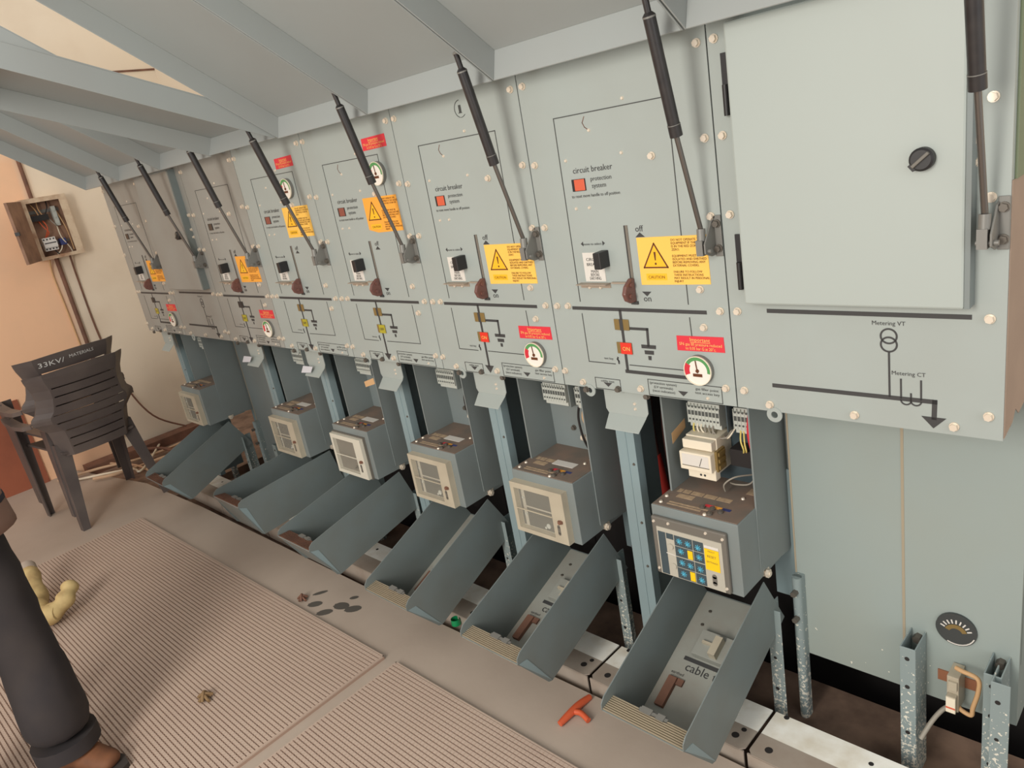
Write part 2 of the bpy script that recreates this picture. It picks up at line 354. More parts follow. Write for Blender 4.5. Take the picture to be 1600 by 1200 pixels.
def caution(root, x, z, mt='orange', rot=0, cut=False):
    def b():
        if cut: p = [(0, 0), (.173, 0), (.175, -.106), (.046, -.108), (0, -.098)]
        else: p = [(0, 0), (.176, .0), (.176, -.106), (0, -.108)]
        return MB().py(p[::-1], -.0012, 0)
    r = obj('caution_label', b, mt, root, (x, 0, z), key='caut%s%s' % (mt, cut)); r.rotation_euler.y = rot
    obj('warning_triangle', lambda: MB().quadxz([(.045, -.014), (.013, -.068), (.075, -.068)][::1], -.0016), 'amber', r, key='ctri')
    obj('caution_patch', lambda: MB().quadxz([(.016, -.082), (.07, -.082), (.07, -.097), (.016, -.097)], -.0016), 'amber', r, key='cpat')
    def t():
        m = MB(); m.line([(.0445, -.0145), (.013, -.068), (.075, -.068), (.0445, -.0145)], .0032, -.0020)
        m.quadxz([(.0418, -.033), (.0472, -.033), (.0458, -.052), (.0432, -.052)], -.0020); m.disc((.0445, -.0595), .0026, -.0020, 0, 12)
        text(m, 'CAUTION', .043, -.0932, width=.043, align='C', y=-.0020)
        L = ['DO NOT OPERATE THE', 'EQUIPMENT IF THE GAUGE', 'IS IN THE RED ZONE OR', 'ZERO.', None, 'EQUIPMENT MUST BE', 'ISOLATED AND EARTHED', 'BEFORE REMOVING ANY', 'EXTERNAL COVERS.', None, 'FAILURE TO FOLLOW', 'THESE INSTRUCTIONS', 'MAY RESULT IN PERSONAL', 'INJURY']
        for i, s_ in enumerate(L):
            if s_: text(m, s_, .089, -.0105-i*.0070, size=.0072, y=-.0020)
        return m
    obj('lettering', t, 'brownink', r, key='ctxt')

def mimic(root, u, lline, frame2full):
    def b():
        m = MB()
        m.line([(.072, 1.1352), (.442, 1.1352)], .0085)
        m.line([(.2145, 1.131), (.2145, .985 if lline else .95)], .0075)
        if lline: m.line([(.2115, .9785), (.386, .9785)], .0085)
        else: m.quadxz([(.197, .951), (.2145, .928), (.234, .951)])
        m.line([(.237, 1.0893), (.286, 1.0893), (.2842, 1.05)], .0066)
        m.quadxz([(.264, 1.051), (.305, 1.051), (.304, 1.042), (.264, 1.042)]); m.quadxz([(.2715, 1.037), (.2975, 1.037), (.2965, 1.0275), (.2715, 1.0275)]); m.quadxz([(.28, 1.0235), (.289, 1.0235), (.288, 1.0135), (.28, 1.0135)])
        for z0, dz in ((1.305, .0105), (1.18, -.011)): m.quadxz([(.285, z0), (.310, z0), (.2975, z0+dz)] if dz < 0 else [(.285, z0), (.2975, z0+dz), (.310, z0)][::-1])
        m.line([(.1895, 1.012), (.188, 1.008), (.191, 1.003), (.191, .998)], .0042)
        m.quadxz([(.134, .942), (.160, .942), (.147, .931)]); m.quadxz([(.352, .943), (.378, .943), (.365, .931)])
        return m
    obj('mimic_diagram', b, 'ink', root, key='mimic%s' % lline)
    def th():
        m = MB(); w = .0021
        m.line([(.0965, 1.153), (.0975, 1.586), (.403, 1.586), (.403, 1.153)], w)
        m.line([(.0965, 1.121), (.0965, .995), (.179, .995)], w)
        m.line([(.223, .996), (.379, .996)] if not frame2full else [(.23, .996), (.409, .998)], w)
        m.line([(.4025, 1.122), (.4035, 1.08)] if not frame2full else [(.409, 1.125), (.409, .998)], w)
        for a, bb, c, d in ((.108, .186, .924, .953), (.27, .465, .9245, .964)): m.line([(a, c), (bb, c), (bb, d), (a, d), (a, c)], .0016)
        m.line([(.134, 1.404), (.134, 1.404)], .001)
        return m
    obj('panel_outline', th, 'inkthin', root, key='thin%s' % frame2full)
    def tx():
        m = MB()
        text(m, 'circuit breaker', .133, 1.459, width=.113); text(m, 'protection', .181, 1.4385, width=.059); text(m, 'system', .1825, 1.4225, width=.04)
        text(m, 'to reset move handle to off position', .119, 1.4035, width=.139, size=.0105)
        text(m, 'off', .2975, 1.3175, width=.021, align='C'); text(m, 'on', .2975, 1.157, width=.02, align='C')
        text(m, 'move to select', .160, 1.2915, width=.055, size=.0085, align='C')
        for sg in (-1, 1): m.quadxz([(.161+sg*.036, 1.295), (.161+sg*.029, 1.2895), (.161+sg*.029, 1.3005)][::(1 if sg > 0 else -1)])
        text(m, 'test key', .147, 1.0055, width=.028, size=.0085); text(m, 'cable test', .147, .9435, width=.042, size=.0085, align='C')
        for i, s_ in enumerate(['(protection system)', '(LV terminals)', '(neon indication)']): text(m, s_, .312, .9535-i*.0098, width=(.074, .052, .062)[i], size=.0088, align='C')
        text(m, 'gas filler point', .428, .951, width=.058, size=.0088, align='C'); text(m, 'test access key', .428, .9415, width=.062, size=.0088, align='C')
        return m
    obj('lettering', tx, 'ink', root, key='paneltext')

def breaker_controls(root, u):
    st = {1: 'win_dark', 3: 'win_dark', 4: 'win_dull', 5: 'win_dull', 6: 'win_red', 7: 'win_red'}[u]
    t = obj('trip_indicator', lambda: MB().box(.125, .165, -.0015, .0, 1.4185, 1.446), 'black', root, key='tripb')
    obj('flag', lambda: MB().box(.1335, .1635, -.0036, -.001, 1.4195, 1.4452), st, t, key='tripf'+st, bevel=.001)
    # isolator position window and breaker window
    w = obj('isolator_window', lambda: MB().box(.194, .2365, -.0035, 0, 1.0843, 1.1115), 'brass' if u not in (3, 1) else 'black', root, key='isow%s' % (u in (3, 1)), bevel=.0012)
    obj('bar', lambda: MB().box(.2105, .2205, -.0042, -.003, 1.0843, 1.1115), 'ink', w, key='isob')
    on = u in (6, 7)
    w = obj('breaker_state_window', lambda: MB().box(.193, .237, -.003, 0, 1.0245, 1.0535), 'brass', root, key='bsw', bevel=.001)
    obj('flag', lambda: MB().box(.205, .2368, -.0042, -.002, 1.0247, 1.0533), 'redflag' if on else 'offyel', w, key='bsf%s' % on)
    obj('lettering', (lambda: text(MB(), 'ON', .2215, 1.0335, width=.021, align='C', y=-.005)) if on else (lambda: text(MB(), 'OFF', .221, 1.0345, width=.022, align='C', y=-.005)), 'signyel' if on else 'ink', w, key='bst%s' % on)
    # selector
    sl = obj('selector_plate', lambda: MB().box(.126, .187, -.002, 0, 1.204, 1.274), 'white', root, key='selp')
    def tx():
        m = MB()
        for s_, z, wd in (('CIRCUIT', 1.254, .042), ('BREAKER', 1.242, .042), ('MAIN', 1.225, .022), ('BEFORE', 1.2165, .026), ('EARTHING', 1.208, .034)): text(m, s_, .157, z, width=wd, size=.0105, align='C', y=-.0026)
        return m
    obj('lettering', tx, 'ink', sl, key='seltxt')
    obj('selector_knob', lambda: MB().box(.184, .204, -.036, -.0, 1.240, 1.279), 'black', root, key='selk', bevel=.002)
    sh = obj('selector_shelf', lambda: MB().box(.108, .198, -.022, 0, 1.1985, 1.2005).box(.108, .198, -.002, 0, 1.188, 1.2).box(.205, .256, -.008, 0, 1.1995, 1.203), 'shelfmetal', root, key='shelf')
    bolts(sh, [(.135, 1.189, -.002), (.168, 1.189, -.002)], 'screw', smallscrew)
    # operating slot and handle
    sl = obj('handle_slot', lambda: MB().box(.2595, .2665, -.0014, 0, 1.153, 1.333), 'slot', root, key='slot')
    obj('slot_edge', lambda: MB().box(.2570, .2592, -.0025, 0, 1.153, 1.333), 'ink', sl, key='slote')
    hd = obj('operating_handle', lambda: MB().px([(0, 1.212), (-.012, 1.214), (-.034, 1.20), (-.043, 1.183), (-.036, 1.166), (-.02, 1.157), (-.004, 1.156), (0, 1.158)], .2575, .268).cyl((.254, -.016, 1.199), (.272, -.016, 1.199), .0055, 12).cyl((.254, -.022, 1.174), (.272, -.022, 1.174), .0055, 12), 'handle', root, key='hand', bevel=.003)
    obj('handle_base', lambda: MB().box(.2535, .272, -.005, 0, 1.150, 1.157), 'ink', hd, key='handb')

PB = [(.02, 1.49), (.48, 1.495), (.02, 1.340), (.478, 1.341), (.02, 1.140), (.48, 1.140), (.0565, 1.141), (.012, .963), (.477, .964), (.068, .937), (.248, .938), (.437, 1.102), (.437, 1.187), (.352, 1.4755), (.48, 1.67), (.02, 1.67)]
PS = [(.294, 1.60), (.195, 1.548), (.275, 1.4905), (.116, 1.490), (.127, 1.379), (.1665, 1.379), (.4285, .9335)]

def lower_frame(root, u, tilt):
    """everything under the fascia of a breaker unit: plates, relay compartment, cover tray"""
    # enclosure: top body, cable box back
    obj('enclosure', lambda: MB().box(.002, .498, .032, .06, ZB+.005, ZT).box(.002, .498, .03, .60, ZT-.01, ZT+.02).box(.002, .498, .57, .60, -.03, ZT).box(.002, .498, .26, .57, 1.05, 1.06), 'interior', root, key='encl')
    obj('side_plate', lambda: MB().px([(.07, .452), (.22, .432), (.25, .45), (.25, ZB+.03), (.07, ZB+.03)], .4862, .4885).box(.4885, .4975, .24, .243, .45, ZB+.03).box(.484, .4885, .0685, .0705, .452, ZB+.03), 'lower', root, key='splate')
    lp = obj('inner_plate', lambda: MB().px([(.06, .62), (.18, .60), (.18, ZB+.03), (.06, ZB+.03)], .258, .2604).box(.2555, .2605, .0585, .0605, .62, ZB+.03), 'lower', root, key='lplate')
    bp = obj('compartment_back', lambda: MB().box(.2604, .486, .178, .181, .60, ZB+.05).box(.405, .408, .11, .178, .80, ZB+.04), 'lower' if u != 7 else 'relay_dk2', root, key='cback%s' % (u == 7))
    bolts(bp, [(.30, .79, .178), (.37, .785, .178), (.345, .70, .178)], 'screw', hexbolt, 'darkbolt')
    # terminal blocks
    for x, n in ((.287, 9), (.414, 5)):
        def tb(n=n):
            m = MB().box(0, n*.0098, .128, .178, -.055, -.0105).box(0, n*.0098, .136, .178, -.068, -.055).box(0, n*.0098, .132, .178, -.0105, 0)
            for k in range(n): m.box(k*.0098-.0005, k*.0098+.0005, .1265, .13, -.055, -.002)
            return m
        b = obj('terminal_block', tb, 'termgrey', root, (x, 0, .858), key='tblk%d' % n)
        def hs(n=n):
            m = MB()
            for k in range(n):
                for z in (-.011, -.045): m.disc((k*.0098+.005, z), .003, .1274, .1284, 8)
                m.quadxz([(k*.0098+.0015, -.021), (k*.0098+.0085, -.021), (k*.0098+.0085, -.033), (k*.0098+.0015, -.033)], .1272)
            return m.mapped(lambda v: v)
        obj('screw_holes', hs, 'relay_dark', b, key='thol%d' % n)
    # relay box
    Y0, Y1, Z0, Z1 = -.02, .178, .432, .630
    rb = obj('relay_box', lambda: MB().box(.246, .4855, Y0, Y1, Z0, Z1), 'lower', root, key='rbox', bevel=.002)
    tp = obj('top_plate', lambda: MB().box(.249, .4825, Y0+.003, Y1, Z1, Z1+.0018), 'dustbrown', rb, key='rtop')
    for k, (a_, b_, c_, d_) in enumerate(((.283, .392, .006, .0115), (.283, .378, -.004, .0015), (.272, .285, .062, .079), (.288, .308, .062, .079), (.312, .345, .062, .079), (.349, .381, .062, .079), (.384, .422, .062, .079), (.285, .331, .036, .055), (.435, .475, .12, .15))):
        obj('terminal_label', lambda: MB().box(a_, b_, c_, d_, Z1+.001, Z1+.0024), 'tinylabel', rb, key='rlab%d' % k)
    for x, c in ((.385, 'red'), (.408, 'orange2'), (.43, 'blue2')):
        obj('phase_sticker', lambda: MB().box(-.012, .012, .024, .034, Z1+.001, Z1+.0026), c, rb, (x, 0, 0), key='phs'+c)
    for x, y in ((.374, .014), (.40, .018), (.424, .012), (.405, -.006)):
        obj('stud', lambda: MB().cyl((0, 0, 0), (0, 0, .006), .007, 12).cyl((0, 0, .006), (0, 0, .0075), .004, 8), 'darkbolt', rb, (x, y, Z1+.0018), key='rstud')
    for x, y in ((.265, -.002), (.395, -.012), (.44, .095), (.262, .03)):
        obj('screw', lambda: MB().cyl((0, 0, 0), (0, 0, .0035), .0055, 10, r2=.004), 'bolt', rb, (x, y, Z1+.0018), key='rscr')
    if u != 7 and u != 1:
        obj('paper_note', lambda: MB().box(.345, .425, .055, .083, Z1+.0018, Z1+.003), 'white', rb, key='rnote')
    if u == 7: relay_dials(rb)
    else: relay_window(rb, u)
    # tray (hinged cover, hanging open)
    A = Vector((.100, .428)); a = math.radians(tilt); d = Vector((-math.cos(a), -math.sin(a))); n = Vector((-math.sin(a), math.cos(a)))*.185
    B = A-n
    Pp = lambda s, t: tuple(B+d*s+n*t)            # (y,z) from along, up(0..1)
    def wall(x0):
        return MB().px([Pp(0, 0), Pp(.025, 1), Pp(.455, 1), Pp(.472, .955), Pp(.479, .88), Pp(.43, .05), Pp(.418, 0)], x0, x0+.0025)
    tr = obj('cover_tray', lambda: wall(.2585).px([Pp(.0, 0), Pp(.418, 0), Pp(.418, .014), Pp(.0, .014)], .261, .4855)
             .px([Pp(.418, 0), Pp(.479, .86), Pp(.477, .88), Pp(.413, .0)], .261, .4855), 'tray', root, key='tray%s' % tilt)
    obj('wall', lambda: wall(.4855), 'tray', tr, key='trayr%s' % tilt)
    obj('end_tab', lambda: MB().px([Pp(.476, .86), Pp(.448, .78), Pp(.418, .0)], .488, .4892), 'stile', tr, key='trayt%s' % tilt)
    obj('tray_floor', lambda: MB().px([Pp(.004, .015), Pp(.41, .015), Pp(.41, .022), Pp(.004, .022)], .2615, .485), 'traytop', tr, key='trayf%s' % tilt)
    def lip():
        m = MB()
        for i in range(8):
            s0 = .432+i*.0058
            m.px([Pp(s0, .80+.008*i), Pp(s0+.0034, .805+.008*i), Pp(s0+.0034, .84+.008*i), Pp(s0, .83+.008*i)], .2615, .485)
        m.px([Pp(.43, .775), Pp(.479, .85), Pp(.479, .858), Pp(.43, .783)], .2615, .485)
        return m
    lp_ = obj('grip_lip', lip, 'grip' if u >= 5 else 'rust', tr, key='lip%s%s' % (tilt, u >= 5))
    obj('catch', lambda: MB().px([Pp(.424, .80), Pp(.44, .82), Pp(.44, .87), Pp(.424, .85)], .345, .375).px([Pp(.424, .80), Pp(.44, .82), Pp(.44, .87), Pp(.424, .85)], .39, .41).px([Pp(.428, .81), Pp(.436, .82), Pp(.436, .85), Pp(.428, .84)], .34, .418), 'bracket', lp_, key='catch%s' % tilt)
    pv = obj('pivot_bolt', lambda: MB().cyl((.47, .094, .436), (.499, .094, .436), .006, 12).cyl((.488, .094, .436), (.496, .094, .436), .0115, 6).box(.474, .4858, .084, .112, .43, .445), 'bolt', tr, key='pvt')
    # printing and test mechanism on the tray floor
    O = B+d*0
    def on_floor(v):      # v.x = across, v.z = along towards the hinge (negative = outward), v.y = height
        q = B+d*(-v.z)+n.normalized()*(.0045-v.y)
        return (v.x, q.x, q.y)
    obj('printed_bar', lambda: MB().quadxz([(.297, -.205), (.42, -.205), (.42, -.216), (.297, -.216)]).mapped(on_floor), 'ink', tr, key='tbar%s' % tilt)
    obj('lettering', lambda: text(MB(), 'cable test', .313, -.243, width=.13).mapped(on_floor), 'ink', tr, key='ttxt%s' % tilt)
    obj('lettering', lambda: text(MB(), 'earthed', .283, -.262, width=.036).mapped(on_floor), 'ink', tr, key='ttxu%s' % tilt)
    obj('test_mechanism', lambda: MB().box(.318, .43, -.022, 0, -.20, -.125).mapped(on_floor), 'traytop', tr, key='tmec%s' % tilt, bevel=.001)
    obj('mechanism_lever', lambda: MB().box(.37, .39, -.045, -.022, -.195, -.14).box(.335, .372, -.03, -.022, -.165, -.158).mapped(on_floor), 'cover', tr, key='tlev%s' % tilt)
    obj('earth_switch_arm', lambda: MB().box(.288, .312, -.012, 0, -.36, -.275).box(.285, .33, -.006, 0, -.29, -.272).mapped(on_floor), 'rust', tr, key='tarm%s' % tilt)
    bolts_ = [(.30, -.06), (.298, -.105)]
    for x, z in bolts_:
        q = on_floor(Vector((x, 0, z)))
        obj('screw', lambda: MB().cyl((0, 0, 0), (0, 0, .003), .0045, 10), 'darkbolt', tr, q, key='tscr')
    # left stile, latch plate, posts
    st = obj('stile', lambda: MB().box(.092, .150, .07, .0725, .03, ZB+.03).box(.092, .0945, .0725, .24, .03, ZB+.03).box(.1475, .15, .0725, .10, .03, ZB+.03).box(.122, .124, .0685, .07, .1, ZB), 'stile', root, key='stile')
    bolts(st, [(.139, .68, .07), (.139, .50, .07), (.139, .36, .07)], 'bolt', smallscrew, 'darkbolt')
    lt = obj('latch_plate', lambda: MB().py([(.115, .93), (.245, .93), (.245, .862), (.238, .851), (.122, .851), (.115, .862)][::-1], .018, .0205).prism([(.122, 0), (.238, 0), (.232, 1), (.128, 1)], lambda a_, b_, d_: (a_, .019-.032*b_-d_*.3, .851-.030*b_-d_), 0, .002), 'panel', root, key='latch')
    bolts(lt, [(.208, .885, .018), (.208, .871, .018)], 'screw', smallscrew)
    bolts(root, [(.178, .9285), (.075, .917, .0), (.255, .915, .01)], 'bolt', hexbolt, 'darkbolt')
    if u >= 4:
        obj('lifting_eye', lambda: MB().disc((0, 0), .017, -.0015, .002, 20, r0=.0075), 'panel', root, (.085, 0, .915), key='eye')

def relay_dials(rb):
    Yf = -.022
    fr = obj('relay_frame', lambda: MB().box(.249, .4575, -.032, -.02, .4365, .604), 'frame', rb, bevel=.004)
    bolts(fr, [(.30, .593, -.032), (.405, .594, -.032), (.449, .589, -.032), (.449, .452, -.032), (.257, .452, -.032), (.257, .59, -.032)], 'screw', smallscrew)
    fp = obj('relay_face', lambda: MB().box(.264, .446, -.0338, -.0315, .4405, .578), 'relay_lt', rb)
    y = -.0345
    def cells():
        m = MB(); q = lambda a, b, c, d: m.quadxz([(a, c), (b, c), (b, d), (a, d)][::1], y)
        q(.2675, .289, .566, .4425); 
        q(.2915, .312, .566, .5505)
        for z1, z0 in ((.5655, .5365), (.5345, .5065), (.5035, .4745), (.4725, .4425)): q(.3145, .3655, z1, z0)
        for z1, z0 in ((.5655, .5365), (.5345, .5065), (.5035, .4745), (.4725, .4425)): q(.3675, .396, z1, z0)
        return m
    obj('face_cells', cells, 'relay_dk2', fp).location.y = 0
    def dials():
        m = MB(); r = .0078
        C = [(.329, .551), (.353, .550), (.381, .548), (.331, .523), (.382, .521), (.331, .490), (.354, .488), (.382, .487), (.332, .458), (.383, .456)]
        for cx, cz in C:
            for k in range(8):
                t = k*PI/4; m.line([(cx, cz), (cx+r*math.sin(t), cz+r*math.cos(t))], .0017, -.0352)
            m.disc((cx, cz), .0032, -.0375, -.034, 12)
        return m
    obj('adjusting_dials', dials, 'blue', fp)
    for a_, b_, c_, d_ in ((.3985, .437, .494, .553), (.350, .364, .508, .532), (.351, .365, .445, .471)):
        obj('setting_label', MB().quadxz([(a_, d_), (b_, d_), (b_, c_), (a_, c_)], -.0352), 'yellow', fp)
    obj('lettering', lambda: text(text(text(MB(), 'FAULT', .4175, .545, width=.018, align='C', y=-.0356), 'RESET', .4175, .53, width=.024, align='C', y=-.0356), 'SETTINGS', .4175, .515, width=.03, align='C', y=-.0356), 'brass', fp)
    obj('title_strip', lambda: MB().quadxz([(.3985, .562), (.437, .562), (.437, .5545), (.3985, .5545)], -.0352).line([(.288, .5075), (.313, .5055)], .002, -.0352), 'white', fp)
    obj('key_port', lambda: MB().disc((.4195, .478), .006, -.0352, -.033, 16).disc((.4195, .458), .006, -.0352, -.033, 16).box(.4135, .4255, -.0352, -.033, .458, .478), 'frame', fp)
    obj('rotary_knob', lambda: MB().cyl((.303, -.0335, .530), (.303, -.038, .530), .0075, 16), 'relay_lt', fp)
    obj('rotary_knob', lambda: MB().cyl((.306, -.0335, .474), (.306, -.038, .474), .0075, 16), 'relay_lt', fp)
    # ammeter on the rail above the relay
def relay_window(rb, u):
    cm = 'coverw' if u == 4 else 'cover'
    x0, x1, z0, z1 = .252, .458, .436, .602
    fp = obj('relay_face', lambda: MB().box(x0+.006, x1-.006, -.026, -.02, z0+.006, z1-.006), 'relay_lt', rb, key='wface')
    def dk():
        m = MB(); y = -.0268
        m.quadxz([(.290, .576), (.395, .576), (.395, .520), (.290, .520)], y).quadxz([(.290, .514), (.395, .514), (.395, .452), (.290, .452)], y)
        m.quadxz([(.268, .576), (.276, .576), (.276, .452), (.268, .452)], y)
        return m
    obj('face_cells', dk, 'relay_dark', fp, key='wcells')
    obj('dials', lambda: MB().disc((.372, .470), .008, -.030, -.026, 16).disc((.36, .462), .004, -.03, -.026).disc((.282, .545), .004, -.029, -.026, 12).disc((.283, .49), .004, -.029, -.026, 12), 'termgrey', fp, key='wdial')
    if u == 1: obj('yellow_label', lambda: MB().quadxz([(.36, .57), (.40, .57), (.40, .50), (.36, .50)], -.0276), 'yellow', fp)
    def ring():
        m = MB(); y0, y1 = (-.044, -.02)
        for a, b, c, d in ((x0, x1, z1-.018, z1), (x0, x1, z0, z0+.014), (x0, x0+.014, z0+.014, z1-.018), (x1-.05, x1, z0+.014, z1-.018)):
            m.box(a, b, y0, y1, c, d)
        m.box(x0+.014, x1-.05, -.046, -.043, .5155, .5185)
        return m
    fr = obj('cover_frame', ring, cm, rb, key='wring'+cm)
    obj('clear_pane', lambda: MB().box(x0+.014, x1-.05, -.0435, -.0425, z0+.014, z1-.018), 'pane', fr, key='wpane')
    if u == 4:
        obj('frame_border', lambda: MB().box(x0-.004, x1+.004, -.03, -.02, z0-.004, z1+.004), 'frame', rb, key='wbord')
    obj('cover_latch', lambda: MB().box(.432, .447, -.05, -.043, .506, .514).cyl((.4395, -.044, .51), (.4395, -.053, .51), .0055, 12), 'rust', fr, key='wlatch')
    obj('key_slot', lambda: MB().disc((.428, .492), .005, -.0452, -.043, 12).disc((.428, .468), .005, -.0452, -.043, 12).box(.423, .433, -.0452, -.043, .468, .492), 'frame', fr, key='wslot')
M['blue2'] = mat('sticker_blue', (56, 66, 120), .5)

def posts(root, u):
    """U-section foot posts and the base channel under a unit"""
    p = obj('post', lambda: MB().box(0, .036, 0, .003, -.09, .31).box(.0, .003, .003, .06, -.09, .31), 'post', root, (.468, .115, 0), key='post', bevel=.001)
    for k_, hb in enumerate([lambda: MB().disc((.014, .26), .0055, -.0004, .001, 12), lambda: MB().disc((.014, .06), .0055, -.0004, .001, 12), lambda: MB().disc((.014, .16), .0045, -.0004, .001, 12)]): obj('bolt_hole', hb, 'interior', p, key='phole%d' % k_)
    p2 = obj('post', lambda: MB().cyl((.0, 0, -.09), (0, 0, .37), .0125, 18).box(-.0125, .0125, -.0, .02, -.09, .37), 'post', root, (.0135, .20, 0), key='post2')
    obj('gusset_plate', lambda: MB().box(.44, .4985, .232, .236, .28, .66), 'stile', root, key='gusset')
    obj('bolt', lambda: MB().cyl((0, 0, 0), (0, -.018, 0), .008, 6), 'darkbolt', p2, (0, -.01, .33), key='p2bolt')
    obj('bolt', lambda: MB().cyl((0, 0, 0), (0, -.018, 0), .008, 6), 'darkbolt', p2, (0, -.01, .25), key='p2bolt')
    b = obj('base_channel', lambda: MB().pz([(.0, -.022), (.0, .065), (.49, .065), (.49, -.022)][::-1], .026, .030), 'sunlit_white', root, key='bchw')
    f = obj('channel_flange', lambda: MB().pz([(.0, -.085), (.0, -.022), (.49, -.022), (.49, -.085), (.478, -.098), (.012, -.098)][::1], .0262, .0302).box(.0, .49, -.098, -.094, -.05, .028), 'beam', b, key='bchf')
    for k_, hb in enumerate([lambda: MB().cyl((.45, -.062, .0295), (.45, -.062, .0306), .010, 14), lambda: MB().cyl((.46, -.035, .0295), (.46, -.035, .0306), .007, 14), lambda: MB().cyl((.04, -.062, .0295), (.04, -.062, .0306), .010, 14), lambda: MB().cyl((.03, .06, .0295), (.03, .06, .0306), .007, 14), lambda: MB().cyl((.25, .03, .0295), (.25, .03, .0306), .006, 14)]): obj('bolt_hole', hb, 'interior', b, key='bchh%d' % k_)

def metering(root, u, brownish):
    # raised door with hinges and knob
    dm = 'brownish' if brownish else 'door'
    dr = obj('door', lambda: MB().box(.053, .4435, -.032, -.001, 1.165, 1.690), dm, root, key='mdoor'+dm, bevel=.004)
    obj('door_edge', lambda: MB().box(.4435, .4515, -.030, -.0, 1.166, 1.69), 'tray' if brownish else 'lower', dr, key='medge%s' % brownish)  # left metering door: shade on its edge put into a darker colour
    for z0 in (1.53, 1.19):
        obj('hinge', lambda: MB().box(.028, .053, -.004, 0, .0, .112).cyl((.036, -.009, .0), (.036, -.009, .056), .0058, 12), 'black', dr, (0, 0, z0), key='mhinge')
    k = obj('knob', lambda: MB().cyl((0, -.032, 0), (0, -.044, 0), .0185, 28).cyl((0, -.044, 0), (0, -.047, 0), .0185, 28, r2=.015).box(-.006, .006, -.046, -.034, -.021, -.01), 'black', dr, (.3835, 0, 1.4155), key='mknob')
    k.rotation_euler.y = math.radians(50)
    obj('knob_ridge', lambda: MB().box(-.0026, .0026, -.0525, -.046, -.016, .016), 'frame', k, key='mridge', bevel=.001)
    def b():
        m = MB(); w = .0032
        m.line([(.088, 1.1435), (.444, 1.1435)], .0085)
        for z in (1.1025, 1.0865): m.disc((.3155, z), .0155, -.0008, .0003, 30, r0=.0122)
        m.line([(.3155, 1.07), (.3155, .985)], w*1.1)
        m.line([(.089, .982), (.392, .982), (.391, .951)], .0085); m.quadxz([(.370, .952), (.411, .952), (.390, .930)])
        m.line([(.3355, 1.02), (.3355, .984)], w); m.line([(.3695, 1.02), (.3695, .984)], w)
        for c in (.344, .361): m.disc((c, .980), .0103, -.0008, .0003, 30, PI/2, 3*PI/2, .0075)
        m.line([(.3525, .993), (.3525, .98)], w)
        return m
    obj('mimic_diagram', b, 'ink', root, key='mmim')
    obj('lettering', lambda: text(text(MB(), 'Metering VT', .287, 1.1235, width=.057), 'Metering CT', .320, 1.0285, width=.057), 'ink', root, key='mtxt')
    bolts(root, [(.017, 1.67), (.019, 1.495), (.021, 1.342), (.472, 1.493), (.472, 1.342), (.447, 1.431), (.447, 1.398), (.02, 1.141), (.021, .964), (.077, .938), (.251, .938), (.424, .939), (.475, 1.142), (.477, .966)])
    # lower body
    obj('enclosure', lambda: MB().box(.002, .498, .032, .06, ZB+.005, ZT).box(.002, .498, .03, .60, ZT-.01, ZT+.02).box(.002, .498, .57, .60, .12, ZT), 'interior', root, key='encm')
    bd = obj('lower_body', lambda: MB().box(.002, .264, .22, .57, .122, ZB+.06).box(.267, .4985, .22, .57, .122, ZB+.06).box(.264, .267, .224, .56, .13, ZB+.05), 'body' if not brownish else 'lower', root, key='mbody%s' % brownish)
    obj('seam_strip', lambda: MB().box(.262, .268, .2188, .2205, .122, ZB+.06), 'seam', bd, key='mseam')
    obj('edge_strip', lambda: MB().box(.002, .006, .2185, .2205, .122, ZB+.06), 'seam', bd, key='mseam2')
    def post(): return MB().box(0, .034, 0, .003, -.09, .305).box(.0, .003, .003, .078, -.09, .305).box(.031, .034, .003, .078, -.09, .305)
    for x in (.280, .449):
        p = obj('post', post, 'post', root, (x, .140, 0), key='mpost', bevel=.001)
        for k_, hb in enumerate([lambda: MB().disc((.016, .275), .0055, -.0004, .001, 12), lambda: MB().disc((.016, .195), .0055, -.0004, .001, 12), lambda: MB().disc((.016, .06), .0055, -.0004, .001, 12)]): obj('bolt_hole', hb, 'interior', p, key='mphole%d' % k_)
        obj('bolt', lambda: MB().cyl((.017, .08, .285), (.017, .062, .285), .010, 6), 'darkbolt', p, key='mpbolt')
    obj('lifting_eye', lambda: MB().disc((0, 0), .017, -.0015, .002, 20, r0=.0075), 'panel', root, (.085, 0, .915), key='eye')
    return bd

